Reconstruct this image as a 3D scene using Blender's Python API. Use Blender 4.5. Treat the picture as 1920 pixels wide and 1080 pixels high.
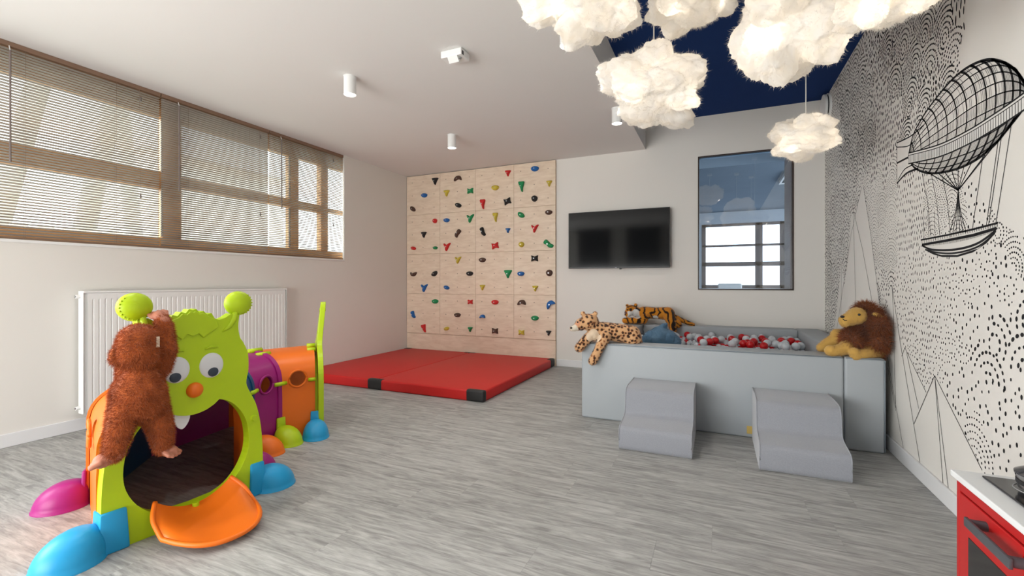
import bpy, bmesh, math, random
import numpy as np
from mathutils import Vector, Matrix, noise
random.seed(7); rng = np.random.default_rng(7)
for o in list(bpy.data.objects): bpy.data.objects.remove(o)
S = bpy.context.scene; COL = S.collection; PI = math.pi

# ---------------------------------------------------------------- camera, sky, sun, exposure
FPX, VPX, HY, CAMZ = 855.0, 1344.0, 530.0, 1.12
YAW = math.atan((VPX - 960) / FPX)
cam = bpy.data.cameras.new('camera'); camo = bpy.data.objects.new('camera', cam); COL.objects.link(camo)
cam.sensor_width = 36; cam.lens = FPX / 1920 * 36; cam.shift_y = -(540 - HY) / 1920; cam.clip_start = .05
camo.location = (0, 0, CAMZ); camo.rotation_euler = (PI / 2, 0, YAW); S.camera = camo
W = bpy.data.worlds.new('sky'); S.world = W; W.use_nodes = True
bg = W.node_tree.nodes['Background']; bg.inputs[0].default_value = (.93, .97, 1, 1); bg.inputs[1].default_value = 3.6
def lamp(name, kind, loc, energy, color=(1, 1, 1), target=None, **kw):
    l = bpy.data.lights.new(name, kind); l.energy = energy; l.color = color
    for k, v in kw.items(): setattr(l, k, v)
    o = bpy.data.objects.new(name, l); COL.objects.link(o); o.location = loc
    if target is not None: o.rotation_euler = (Vector(target) - Vector(loc)).to_track_quat('-Z', 'Y').to_euler()
    return o
lamp('sun', 'SUN', (-12, 2, 8), 8.5, (1, .985, .97), (-2, 3.2, 1.0), angle=math.radians(70))
# added fill light at a made-up opening of the left wall, behind the camera
lamp('fill_light', 'AREA', (-4.75, -.95, 1.8), 55, (.98, .99, 1), (0, .2, 1.6), shape='RECTANGLE', size=2.2, size_y=1.7)
# low fill light added behind the camera, at an invented opening in that wall
lamp('fill_light', 'AREA', (-2.6, -2.55, .85), 135, (1, .99, .97), (-1.6, 5, 2.0), shape='RECTANGLE', size=3.0, size_y=1.3)
S.view_settings.view_transform = 'Standard'; S.view_settings.look = 'None'
S.view_settings.exposure = 0.10; S.view_settings.gamma = 1.0; S.view_settings.use_curve_mapping = False

# ---------------------------------------------------------------- measuring helpers (photo pixel -> point on a plane)
FX, FY, RX, RY = -math.sin(YAW), math.cos(YAW), math.cos(YAW), math.sin(YAW)
def ray(px, py):
    c = (px - 960) / FPX
    return (FX + c * RX, FY + c * RY, (HY - py) / FPX)
def ony(px, py, y):
    d = ray(px, py); t = y / d[1]; return Vector((d[0] * t, y, CAMZ + d[2] * t))
def onx(px, py, x):
    d = ray(px, py); t = x / d[0]; return Vector((x, d[1] * t, CAMZ + d[2] * t))
def onz(px, py, z):
    d = ray(px, py); t = (z - CAMZ) / d[2]; return Vector((d[0] * t, d[1] * t, z))
HA, HU, HN = Vector((-2.291, 1.088, 0)), Vector((.1319, .9913, 0)), Vector((.9913, -.1319, 0))   # plane of the caterpillar's face
def onface(px, py, off=0.0):
    d = Vector(ray(px, py)); a = HA + HN * off; t = a.dot(HN) / (d.x * HN.x + d.y * HN.y)
    return Vector((d.x * t, d.y * t, CAMZ + d.z * t))
def face_sz(px, py):
    p = onface(px, py); return ((p - HA).dot(HU), p.z)

# ---------------------------------------------------------------- object helpers
LOC = {}
def link(o, parent=None):
    COL.objects.link(o)
    if parent is not None:
        o.parent = parent
        if parent.name in LOC: o.matrix_parent_inverse = Matrix.Translation(-LOC[parent.name])
    return o
def tag(o, label=None, cat=None, group=None, kind=None):
    if label: o['label'] = label
    if cat: o['category'] = cat
    if group: o['group'] = group
    if kind: o['kind'] = kind
    return o
def thing(name, label, cat, loc=(0, 0, 0), group=None, kind=None):
    o = bpy.data.objects.new(name, None); o.empty_display_size = .05
    COL.objects.link(o); o.location = loc; LOC[o.name] = Vector(loc)
    return tag(o, label, cat, group, kind)
def mesh_obj(name, me, mat, parent=None, loc=None):
    o = bpy.data.objects.new(name, me)
    if mat is not None and len(me.materials) == 0: me.materials.append(mat)
    link(o, parent)
    if loc is not None: o.location = loc
    return o
def build(name, bm, mat, parent=None, smooth=False, angle=None, loc=None):
    bmesh.ops.recalc_face_normals(bm, faces=bm.faces)
    me = bpy.data.meshes.new(name); bm.to_mesh(me); bm.free()
    if smooth: me.polygons.foreach_set('use_smooth', [True] * len(me.polygons))
    o = mesh_obj(name, me, mat, parent, loc)
    if smooth and angle: me.set_sharp_from_angle(angle=math.radians(angle))
    return o
def pydata(name, verts, faces, mat, parent=None, smooth=False, cols=None):
    me = bpy.data.meshes.new(name); me.from_pydata([tuple(v) for v in verts], [], faces); me.update()
    if smooth: me.polygons.foreach_set('use_smooth', [True] * len(me.polygons))
    if cols is not None: set_cols(me, cols)
    return mesh_obj(name, me, mat, parent)
def set_cols(me, cols):
    a = me.color_attributes.new('Col', 'FLOAT_COLOR', 'POINT')
    c = np.ones((len(me.vertices), 4), np.float32); c[:, :3] = cols
    a.data.foreach_set('color', c.ravel())
def BM(): return bmesh.new()
def box(bm, x0, x1, y0, y1, z0, z1, bev=0, seg=2, M=None):
    r = bmesh.ops.create_cube(bm, size=1)
    vs = r['verts']
    bmesh.ops.transform(bm, matrix=Matrix.Translation(((x0 + x1) / 2, (y0 + y1) / 2, (z0 + z1) / 2)) @ Matrix.Diagonal((abs(x1 - x0), abs(y1 - y0), abs(z1 - z0), 1)), verts=vs)
    if bev:
        es = list({e for v in vs for e in v.link_edges})
        rr = bmesh.ops.bevel(bm, geom=es, offset=bev, segments=seg, affect='EDGES', profile=.5)
        vs = list({v for f in rr['faces'] for v in f.verts} | {v for v in vs if v.is_valid})
    if M is not None: bmesh.ops.transform(bm, matrix=M, verts=vs)
    return vs
def cyl(bm, p0, p1, r0, r1=None, n=20, caps=True):
    p0, p1 = Vector(p0), Vector(p1); r1 = r0 if r1 is None else r1
    d = p1 - p0; q = d.to_track_quat('Z', 'Y').to_matrix().to_4x4()
    r = bmesh.ops.create_cone(bm, cap_ends=caps, segments=n, radius1=r0, radius2=max(r1, 1e-5), depth=d.length)
    bmesh.ops.transform(bm, matrix=Matrix.Translation((p0 + p1) / 2) @ q, verts=r['verts'])
    return r['verts']
def ball(bm, c, r, sc=(1, 1, 1), u=20, v=12, M=None):
    rr = bmesh.ops.create_uvsphere(bm, u_segments=u, v_segments=v, radius=1)
    m = Matrix.Translation(Vector(c)) @ (M if M is not None else Matrix()) @ Matrix.Diagonal((r * sc[0], r * sc[1], r * sc[2], 1))
    bmesh.ops.transform(bm, matrix=m, verts=rr['verts']); return rr['verts']
def tube(bm, pts, r, n=8):
    pts = [Vector(p) for p in pts]; rings = []
    for i, p in enumerate(pts):
        d = (pts[min(i + 1, len(pts) - 1)] - pts[max(i - 1, 0)]).normalized()
        a = d.cross(Vector((0, 0, 1)))
        if a.length < 1e-3: a = d.cross(Vector((1, 0, 0)))
        a.normalize(); b = d.cross(a)
        rad = r[i] if isinstance(r, (list, tuple)) else r
        rings.append([bm.verts.new(p + (a * math.cos(t) + b * math.sin(t)) * rad) for t in [2 * PI * k / n for k in range(n)]])
    for i in range(len(rings) - 1):
        for k in range(n): bm.faces.new((rings[i][k], rings[i][(k + 1) % n], rings[i + 1][(k + 1) % n], rings[i + 1][k]))
    bm.faces.new(rings[0]); bm.faces.new(rings[-1][::-1])
def catmull(pts, n=6, closed=False):
    P = [Vector(p) for p in pts]; out = []; m = len(P)
    rngi = range(m if closed else m - 1)
    for i in rngi:
        g = (lambda k: P[k % m]) if closed else (lambda k: P[min(max(k, 0), m - 1)])
        a, b, c, d = g(i - 1), g(i), g(i + 1), g(i + 2)
        for j in range(n):
            t = j / n
            out.append(.5 * ((2 * b) + (c - a) * t + (2 * a - 5 * b + 4 * c - d) * t * t + (3 * b - a - 3 * c + d) * t ** 3))
    if not closed: out.append(P[-1])
    return out
def prism(bm, outline, fn, d0, d1, holes=()):
    """2-D outline (with holes) extruded between depths d0 and d1; fn(a, b, d) gives the point in space."""
    loops = [list(outline)] + [list(h) for h in holes]
    fr = BM(); edges = []
    for lp in loops:
        vs = [fr.verts.new((p[0], p[1], 0)) for p in lp]
        edges += [fr.edges.new((vs[i], vs[(i + 1) % len(vs)])) for i in range(len(vs))]
    bmesh.ops.triangle_fill(fr, edges=edges, use_beauty=True)
    fr.verts.index_update()
    flat = [(v.co.x, v.co.y) for v in fr.verts]; tris = [[v.index for v in f.verts] for f in fr.faces]
    es = [[e.verts[0].index, e.verts[1].index] for e in fr.edges if len(e.link_faces) == 1]
    fr.free()
    A = [bm.verts.new(fn(a, b, d0)) for a, b in flat]; B = [bm.verts.new(fn(a, b, d1)) for a, b in flat]
    for t in tris:
        bm.faces.new([A[i] for i in t]); bm.faces.new([B[i] for i in reversed(t)])
    for i, j in es: bm.faces.new((A[i], A[j], B[j], B[i]))
def evaluated(o):
    dg = bpy.context.evaluated_depsgraph_get(); me = bpy.data.meshes.new_from_object(o.evaluated_get(dg))
    m = o.data; bpy.data.objects.remove(o)
    return me
def bevel_mod(o, w, seg=2, ang=35):
    m = o.modifiers.new('edge', 'BEVEL'); m.width = w; m.segments = seg; m.limit_method = 'ANGLE'; m.angle_limit = math.radians(ang)
    return o

# ---------------------------------------------------------------- materials
MATS = {}
def nodes(name):
    m = bpy.data.materials.new(name); m.use_nodes = True; nt = m.node_tree
    return m, nt, nt.nodes['Principled BSDF']
def mat(name, col, rough=.5, metal=0, noise_amt=0, noise_scale=8, bump=0, bump_scale=60, spec=None, coat=0, sheen=0, trans=0):
    if name in MATS: return MATS[name]
    m, nt, b = nodes(name); L = nt.links.new
    b.inputs['Base Color'].default_value = (*col, 1); b.inputs['Roughness'].default_value = rough; b.inputs['Metallic'].default_value = metal
    if spec is not None: b.inputs['Specular IOR Level'].default_value = spec
    if coat: b.inputs['Coat Weight'].default_value = coat
    if sheen: b.inputs['Sheen Weight'].default_value = sheen
    tc = nt.nodes.new('ShaderNodeTexCoord')
    n = nt.nodes.new('ShaderNodeTexNoise'); n.inputs['Scale'].default_value = noise_scale; n.inputs['Detail'].default_value = 4
    L(tc.outputs['Object'], n.inputs['Vector'])
    mx = nt.nodes.new('ShaderNodeMix'); mx.data_type = 'RGBA'
    k = noise_amt if noise_amt else .02
    mx.inputs[6].default_value = (*[c * (1 - k) for c in col], 1); mx.inputs[7].default_value = (*[min(c * (1 + k), 1) for c in col], 1)
    L(n.outputs['Fac'], mx.inputs[0]); L(mx.outputs[2], b.inputs['Base Color'])
    if bump:
        n2 = nt.nodes.new('ShaderNodeTexNoise'); n2.inputs['Scale'].default_value = bump_scale; n2.inputs['Detail'].default_value = 3
        L(tc.outputs['Object'], n2.inputs['Vector'])
        bp = nt.nodes.new('ShaderNodeBump'); bp.inputs['Strength'].default_value = bump; bp.inputs['Distance'].default_value = .01
        L(n2.outputs['Fac'], bp.inputs['Height']); L(bp.outputs[0], b.inputs['Normal'])
    MATS[name] = m; return m
def srgb(r, g, b):
    f = lambda c: (c / 255 / 12.92) if c <= 10 else ((c / 255 + .055) / 1.055) ** 2.4
    return (f(r), f(g), f(b))
def emit(name, col, strength):
    m = bpy.data.materials.new(name); m.use_nodes = True; nt = m.node_tree; nt.nodes.remove(nt.nodes['Principled BSDF'])
    e = nt.nodes.new('ShaderNodeEmission'); e.inputs[0].default_value = (*col, 1); e.inputs[1].default_value = strength
    nt.links.new(e.outputs[0], nt.nodes['Material Output'].inputs[0]); return m
def attr_mat(name, rough=.85, sheen=.3):
    m, nt, b = nodes(name); a = nt.nodes.new('ShaderNodeAttribute'); a.attribute_name = 'Col'
    hs = nt.nodes.new('ShaderNodeTexNoise'); hs.inputs['Scale'].default_value = 90
    mx = nt.nodes.new('ShaderNodeMix'); mx.data_type = 'RGBA'; mx.blend_type = 'MULTIPLY'; mx.inputs[0].default_value = .35
    nt.links.new(a.outputs['Color'], mx.inputs[6]); nt.links.new(hs.outputs['Color'], mx.inputs[7])
    cl = nt.nodes.new('ShaderNodeMix'); cl.data_type = 'RGBA'; cl.inputs[0].default_value = .75
    nt.links.new(mx.outputs[2], cl.inputs[6]); nt.links.new(a.outputs['Color'], cl.inputs[7])
    nt.links.new(cl.outputs[2], b.inputs['Base Color']); b.inputs['Roughness'].default_value = rough
    b.inputs['Specular IOR Level'].default_value = .15
    if sheen: b.inputs['Sheen Weight'].default_value = sheen
    return m
def streak_floor():
    m, nt, b = nodes('vinyl plank'); L = nt.links.new
    tc = nt.nodes.new('ShaderNodeTexCoord'); oi = nt.nodes.new('ShaderNodeObjectInfo')
    off = nt.nodes.new('ShaderNodeVectorMath'); off.operation = 'SCALE'; off.inputs[0].default_value = (37, 61, 13)
    L(oi.outputs['Random'], off.inputs['Scale'])
    ad = nt.nodes.new('ShaderNodeVectorMath'); ad.operation = 'ADD'; L(tc.outputs['Object'], ad.inputs[0]); L(off.outputs[0], ad.inputs[1])
    def streak(sx, sy, det, dist):
        mp = nt.nodes.new('ShaderNodeMapping'); mp.inputs['Scale'].default_value = (sx, sy, 1); L(ad.outputs[0], mp.inputs[0])
        n = nt.nodes.new('ShaderNodeTexNoise'); n.inputs['Scale'].default_value = 1; n.inputs['Detail'].default_value = det
        n.inputs['Roughness'].default_value = .62; n.inputs['Distortion'].default_value = dist
        L(mp.outputs[0], n.inputs['Vector']); return n
    a = streak(3.6, 30, 6, 1.1); c = streak(14, 120, 4, .4); d = streak(1.6, 9, 3, .6)
    def mixv(x, y, f):
        q = nt.nodes.new('ShaderNodeMix'); q.data_type = 'FLOAT'; q.inputs[0].default_value = f; L(x, q.inputs[2]); L(y, q.inputs[3]); return q.outputs[0]
    f = mixv(mixv(a.outputs['Fac'], c.outputs['Fac'], .3), d.outputs['Fac'], .14)
    r = nt.nodes.new('ShaderNodeValToRGB'); e = r.color_ramp.elements
    e[0].position = .38; e[0].color = (*srgb(126, 126, 124), 1); e[1].position = .62; e[1].color = (*srgb(180, 180, 177), 1)
    k = e.new(.5); k.color = (*srgb(156, 156, 153), 1)
    L(f, r.inputs[0]); L(r.outputs[0], b.inputs['Base Color']); b.inputs['Roughness'].default_value = .5; b.inputs['Specular IOR Level'].default_value = .3
    bp = nt.nodes.new('ShaderNodeBump'); bp.inputs['Strength'].default_value = .12; bp.inputs['Distance'].default_value = .004
    L(c.outputs['Fac'], bp.inputs['Height']); L(bp.outputs[0], b.inputs['Normal']); return m
def wood_mat(name, c0, c1, sc=(1, 1, 14), rough=.5):
    m, nt, b = nodes(name); L = nt.links.new; tc = nt.nodes.new('ShaderNodeTexCoord')
    mp = nt.nodes.new('ShaderNodeMapping'); mp.inputs['Scale'].default_value = sc; L(tc.outputs['Object'], mp.inputs[0])
    n = nt.nodes.new('ShaderNodeTexNoise'); n.inputs['Scale'].default_value = 3; n.inputs['Detail'].default_value = 5; n.inputs['Distortion'].default_value = .6
    L(mp.outputs[0], n.inputs[0]); r = nt.nodes.new('ShaderNodeValToRGB'); e = r.color_ramp.elements
    e[0].position = .3; e[0].color = (*c0, 1); e[1].position = .7; e[1].color = (*c1, 1)
    L(n.outputs['Fac'], r.inputs[0]); L(r.outputs[0], b.inputs['Base Color']); b.inputs['Roughness'].default_value = rough; return m
def fabric_mat(name, col, sc=220, k=.18):
    m = mat(name, col, .9, noise_amt=k, noise_scale=sc, bump=.25, bump_scale=sc, spec=.1, sheen=.4); return m

M_wall = mat('warm white wall paint', srgb(226, 223, 217), .85, noise_amt=.012, noise_scale=3, bump=.03, bump_scale=180, spec=.2)
M_ceil = mat('white ceiling paint', srgb(226, 224, 221), .9, noise_amt=.01, noise_scale=2, spec=.15)
M_navy = mat('navy ceiling paint', srgb(32, 58, 108), .9, noise_amt=.05, spec=.1)
M_white = mat('white gloss lacquer', srgb(232, 232, 230), .35)
M_base = mat('white skirting', srgb(228, 229, 230), .4)
M_floor = streak_floor()
M_under = mat('floor screed', srgb(110, 108, 104), .9)
M_ink = mat('printed ink', srgb(38, 38, 40), .7, spec=.2)
M_greyink = mat('grey printed ink', srgb(120, 120, 120), .7, spec=.2)
M_frame = wood_mat('honey wood frame', srgb(196, 142, 92), srgb(226, 176, 124), (3, 1, 3), .45)
M_rail = mat('brown blind rail', srgb(134, 106, 86), .5, noise_amt=.06)
M_slat = mat('beige blind slat', srgb(156, 147, 138), .45, noise_amt=.04)
M_cord = mat('blind cord', srgb(150, 130, 115), .7)
M_wand = mat('grey wand', srgb(120, 108, 104), .3)
M_black = mat('black plastic', (.012, .012, .013), .4)
M_ply = wood_mat('birch plywood', srgb(218, 196, 172), srgb(234, 216, 194), (2, 1, 9), .5)
M_dark = mat('dark hole', (.03, .02, .015), .8)
M_steel = mat('steel', (.55, .55, .56), .3, 1)
M_glass = None
# ================================================================= THE SETTING
XL, XR, YB, YR, ZC, ZN, XD = -4.415, 1.06, 5.85, -2.3, 2.775, 3.09, -.805
def struct(name, bm, m, **k): return tag(build(name, bm, m, **k), kind='structure')
# floor: screed plus vinyl planks laid along x
bm = BM(); box(bm, XL - .3, XR + .1, YR - .2, YB + .1, -.06, -.006); floor = struct('floor', bm, M_under)
pw, pl = .23, 1.22
plank_me = None; yy = YR; row = 0
while yy < YB - .001:
    xs = XL - random.random() * pl
    while xs < XR:
        a, b2 = max(xs, XL), min(xs + pl, XR)
        w = min(pw, YB - yy)
        if b2 - a > .01:
            bm = BM(); g = .0003
            box(bm, -(b2 - a) / 2 + g, (b2 - a) / 2 - g, -w / 2 + g, w / 2 - g, -.006, 0)
            o = build('plank', bm, M_floor, floor, loc=((a + b2) / 2, yy + w / 2, 0))
        xs += pl
    yy += pw; row += 1
# walls
TH = .3
def wall_boxes(name, boxes, m=M_wall):
    bm = BM()
    for b_ in boxes: box(bm, *b_)
    return struct(name, bm, m)
WY0, WY1, WZ0 = .55, 4.51, 1.42          # window opening in the left wall
wall_left = wall_boxes('wall_left', [(XL - TH, XL, YR - .2, -2.1, 0, 3.3), (XL - TH, XL, .2, WY0, 0, 3.3), (XL - TH, XL, -2.1, .2, 0, .9), (XL - TH, XL, -2.1, .2, 2.7, 3.3), (XL - .03, XL, WY1, 4.86, 0, 3.3), (XL - TH, XL, 4.86, YB + .5, 0, 3.3), (XL - TH, XL - .03, WY1, 4.86, 0, WZ0), (XL - TH, XL - .03, WY1, 4.86, ZC, 3.3), (XL - TH, XL, WY0, WY1, 0, WZ0), (XL - TH, XL, WY0, WY1, ZC, 3.3)])  # the opening behind the camera is made up to admit fill light
GX0, GX1, GZ0, GZ1 = -.205, .772, 1.035, 2.615   # glazed opening in the back wall
BT = .5
wall_back = wall_boxes('wall_back', [(XL - TH, GX0, YB, YB + BT, 0, 3.3), (GX1, XR + .3, YB, YB + BT, 0, 3.3), (GX0, GX1, YB, YB + BT, 0, GZ0), (GX0, GX1, YB, YB + BT, GZ1, 3.3)])
wall_right = wall_boxes('wall_right', [(XR, XR + .3, YR - .2, YB, 0, 3.3)])
RZ0, RZ1 = .75, 2.55
wall_rear = wall_boxes('wall_rear', [(XL, -4.2, YR - .2, YR, 0, 1.55), (-1.2, XR, YR - .2, YR, 0, 1.55), (XL, XR, YR - .2, YR, 1.55, 3.3), (-4.2, -1.2, YR - .2, YR, 0, .12)])  # low opening invented to let the rear fill light in
for i_, (a, b_) in enumerate(((-3.95, -2.95), (-2.45, -1.5))):
    bm = BM(); box(bm, a, b_, YR, YR + .05, 1.55, 2.76, .004); o = tag(struct('reflection_panel_%d' % (i_ + 1), bm, mat('dark reflected panel', srgb(38, 34, 32), .6)))  # unseen panels added to darken bands of the television's reflection

bm = BM(); box(bm, XL, XD, YR, YB, ZC, 3.3); ceiling = struct('ceiling', bm, M_ceil)
bm = BM(); box(bm, XD, XR, YR, YB, ZN, 3.3); ceil_navy = struct('ceiling_recess', bm, M_navy)
# skirting boards
def skirting(name, x0, x1, y0, y1):
    bm = BM(); box(bm, x0, x1, y0, y1, 0, .092, .004, 2); struct(name, bm, M_base)
skirting('baseboard_left', XL, XL + .015, YR, 3.75)
skirting('baseboard_back', -1.965, XR - .015, YB - .015, YB)
skirting('baseboard_right', XR - .015, XR, YR, YB)
# ---- window_1: honey wood frame in the left wall opening
win = thing('window_1', None, None, (XL - .15, 2.5, WZ0), kind='structure')
fx0, fx1 = XL - .2, XL - .115
def board(nm, y0, y1, z0, z1, x0=fx0, x1=fx1, m=None, par=None):
    bm = BM(); box(bm, x0, x1, y0, y1, z0, z1, .006, 2); return build(nm, bm, m or M_frame, par or win)
WE = 4.86
board('sash_rail', WY0, WE, 2.60, ZC)
board('sash_rail', WY0, WE, WZ0, 1.525)
board('transom_rail', WY0, 2.45, 1.955, 2.115); board('transom_rail', 2.605, 3.787, 2.0, 2.10); board('transom_rail', 3.905, 4.24, 1.995, 2.095); board('transom_rail', 4.353, WE, 2.02, 2.07, x0=fx0+.02)
for (a, b_) in ((WY0, .7), (2.45, 2.605), (3.787, 3.905), (4.241, 4.353)): board('mullion', a, b_, 1.525, 2.60)
M_gasket = mat('grey gasket', srgb(96, 98, 98), .6)
M_pane = mat('window glass', (.9, .95, .95), .02); _b = M_pane.node_tree.nodes['Principled BSDF']
def glass_mat(name, tint, refl):
    m = bpy.data.materials.new(name); m.use_nodes = True; nt = m.node_tree; nt.nodes.remove(nt.nodes['Principled BSDF']); L = nt.links.new
    t = nt.nodes.new('ShaderNodeBsdfTransparent'); t.inputs[0].default_value = (*tint, 1)
    g = nt.nodes.new('ShaderNodeBsdfGlossy'); g.inputs['Roughness'].default_value = .01
    f = nt.nodes.new('ShaderNodeFresnel'); f.inputs[0].default_value = refl
    ge = nt.nodes.new('ShaderNodeNewGeometry'); ma = nt.nodes.new('ShaderNodeMath'); ma.operation = 'SUBTRACT'; ma.use_clamp = True; L(f.outputs[0], ma.inputs[0]); L(ge.outputs['Backfacing'], ma.inputs[1])
    mx = nt.nodes.new('ShaderNodeMixShader'); L(ma.outputs[0], mx.inputs[0]); L(t.outputs[0], mx.inputs[1]); L(g.outputs[0], mx.inputs[2])
    L(mx.outputs[0], nt.nodes['Material Output'].inputs[0]); return m
M_pane = glass_mat('window glass pane', (.93, .97, .96), 1.45)
for (a, b_) in ((.7, 2.45), (2.605, 3.787), (3.905, 4.241), (4.353, 4.86)):
    for (c, d) in ((1.525, 2.02), (2.08, 2.60)):
        bm = BM(); box(bm, fx0 + .035, fx0 + .045, a, b_, c, d); build('pane', bm, M_pane, win)
for y in (3.775, 2.438): 
    for (c, d) in ((1.53, 1.995), (2.105, 2.595)): board('gasket', y, y + .012, c, d, fx1 - .02, fx1 + .004, M_gasket)
bm = BM(); box(bm, XL - .3, XL + .012, WY0, WY1 + .0, WZ0 - .022, WZ0, .004); build('window_sill', bm, M_white, win)
# ---- venetian blinds, one per window field
def slat_mesh(length, ang, nm):
    bm = BM(); n = 4; w = .025; rows = []
    for i in range(n + 1):
        t = (i / n - .5); x = t * w; z = .0022 * (1 - (2 * t) ** 2)
        xr, zr = x * math.cos(ang) - z * math.sin(ang), x * math.sin(ang) + z * math.cos(ang)
        rows.append([bm.verts.new((xr, sy * length / 2, zr + th)) for sy, th in ((-1, 0), (1, 0), (1, -.0006), (-1, -.0006))])
    for i in range(n):
        a, b_ = rows[i], rows[i + 1]
        bm.faces.new((a[0], a[1], b_[1], b_[0])); bm.faces.new((a[3], b_[3], b_[2], a[2]))
    me = bpy.data.meshes.new(nm); bm.to_mesh(me); bm.free(); return me
def blind(y0, y1, ang, label, wand_y, tassel_y, cords):
    xc = XL - .02
    t = thing('venetian_blind', label, 'blind', (xc, (y0 + y1) / 2, WZ0), 'venetian blinds at the long window')
    bm = BM(); box(bm, xc - .022, xc + .014, y0, y1, ZC - .034, ZC - .001, .002); build('headrail', bm, M_rail, t)
    me = slat_mesh(y1 - y0 - .006, ang, 'slat'); me.materials.append(M_slat)
    z = WZ0 + .03; zs = []
    while z < ZC - .045:
        o = bpy.data.objects.new('slat', me); link(o, t); o.location = (xc, (y0 + y1) / 2, z); z += .0199
    bm = BM(); box(bm, xc - .012, xc + .012, y0, y1, WZ0 + .004, WZ0 + .017, .003); build('bottom_rail', bm, M_rail, t)
    for cy in cords:
        bm = BM()
        for dx in (-.0125, .0125): cyl(bm, (xc + dx, cy, WZ0 + .015), (xc + dx, cy, ZC - .03), .0009, n=5)
        build('ladder_cord', bm, M_cord, t)
    bm = BM(); cyl(bm, (xc + .03, wand_y, 1.945), (xc + .028, wand_y, 2.71), .006, n=6); w_ = build('wand', bm, M_wand, t)
    bm = BM(); cyl(bm, (xc + .028, wand_y, 2.71), (xc + .012, wand_y, 2.745), .003, n=6); build('wand_hook', bm, M_white, w_)
    for tz in (2.66, 1.85):
        bm = BM(); cyl(bm, (xc + .03, tassel_y, tz - .02), (xc + .03, tassel_y, tz + .02), .008, .004, n=10); tt = build('tassel', bm, M_wand, t)
        bm = BM(); cyl(bm, (xc + .03, tassel_y, tz + .02), (xc + .012, tassel_y + .0, ZC - .03), .0008, n=5); build('pull_cord', bm, M_cord, tt)
blind(.60, 2.372, math.radians(19), 'long beige venetian blind nearest the radiator end, over the widest pane', 1.438, 2.211, (.9, 1.52, 2.05))
blind(2.378, 3.428, math.radians(26), 'beige venetian blind hanging in the middle of the long window', 2.513, 3.31, (2.6, 3.2))
blind(3.434, 4.503, math.radians(15), 'beige venetian blind at the climbing wall end of the long window', 3.571, 4.318, (3.7, 4.2))

# ---- outdoors beyond window_1
M_ground = mat('pale gravel', srgb(205, 205, 198), .95, noise_amt=.1)
bm = BM(); box(bm, -30, XL - .35, -14, 26, -.25, -.1); struct('ground', bm, M_ground)
M_stucco = mat('grey render', srgb(196, 198, 202), .9, noise_amt=.05); M_stucco2 = mat('cream render', srgb(222, 216, 206), .9, noise_amt=.05)
h = thing('house', 'pale rendered neighbouring house seen through the blinds', 'house', (-9.6, 6.2, -.1))
bm = BM(); box(bm, -11.4, -9.2, 4.75, 7.5, -.1, 3.55); build('wall', bm, M_stucco2, h)
bm = BM(); prism(bm, [(-11.6, 3.5), (-9.0, 3.5), (-9.0, 3.75), (-10.3, 5.5), (-11.6, 3.75)], lambda a, b_, d: (a, d, b_), 4.6, 7.6); build('roof', bm, M_stucco, h)
M_beam = wood_mat('weathered timber', srgb(176, 174, 166), srgb(196, 194, 188), (1, 1, 6), .8)
for i, (p0, p1) in enumerate((((-6.4, 1.62, -.1), (-6.4, 2.55, 4.4)), ((-6.4, 2.35, -.1), (-6.4, 3.15, 4.4)), ((-7.3, 3.75, -.1), (-7.3, 3.35, 4.4)))):
    bm = BM(); cyl(bm, p0, p1, .11, .09, n=12)
    tag(build('timber_pole', bm, M_beam, smooth=True, angle=40), ['leaning timber pole outdoors, first behind the widest blind', 'leaning timber pole outdoors, second behind the widest blind', 'timber pole outdoors leaning the other way behind the widest blind'][i], 'pole', 'leaning poles outdoors')
f = thing('picket_fence', 'pale picket fence outdoors behind the lower window panes', 'fence', (-6.0, 2.5, -.1))
M_picket = mat('pale picket', srgb(218, 218, 212), .8)
bm = BM(); box(bm, -6.05, -6.0, .2, 5.6, 1.3, 1.38); build('rail', bm, M_picket, f)
bm = BM(); box(bm, -.012, .012, -.06, .06, -.1, 1.68); pk = bpy.data.meshes.new('picket'); bm.to_mesh(pk); bm.free(); pk.materials.append(M_picket)
for i in range(28):
    o = bpy.data.objects.new('picket', pk); link(o, f); o.location = (-5.985, .3 + i * .19, 0)

# ---- window_2: glazed opening in the back wall, another room behind it
w2 = thing('window_2', None, None, (.28, YB, GZ0), kind='structure')
M_brown = mat('dark bronze frame', srgb(58, 44, 38), .35); M_reveal = mat('pale blue reveal', srgb(196, 214, 230), .6); M_jamb = mat('brown jamb', srgb(188, 164, 150), .5)
def b2(nm, x0, x1, z0, z1, y0=YB - .012, y1=YB + .03, m=M_brown):
    bm = BM(); box(bm, x0, x1, y0, y1, z0, z1, .002); return build(nm, bm, m, w2)
b2('frame_bar', GX0, GX1, GZ1 - .014, GZ1); b2('frame_bar', GX0, GX1, GZ0, GZ0 + .014); b2('frame_bar', GX0, GX0 + .014, GZ0 + .014, GZ1 - .014); b2('frame_bar', GX1 - .014, GX1, GZ0 + .014, GZ1 - .014)
M_glass2 = glass_mat('reflective glass', (.82, .89, .96), 2.15)
bm = BM(); box(bm, GX0 + .014, GX1 - .014, YB + .004, YB + .01, GZ0 + .014, GZ1 - .014); build('pane', bm, M_glass2, w2)
b2('reveal_board', GX0, GX1, GZ1 - .03, GZ1 - .015, YB + .03, YB + BT, M_reveal); b2('reveal_board', GX1 - .03, GX1 - .015, GZ0, GZ1 - .03, YB + .03, YB + BT, M_jamb); b2('reveal_board', GX0, GX1 - .03, GZ0, GZ0 + .014, YB + .03, YB + BT, M_white)
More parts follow.
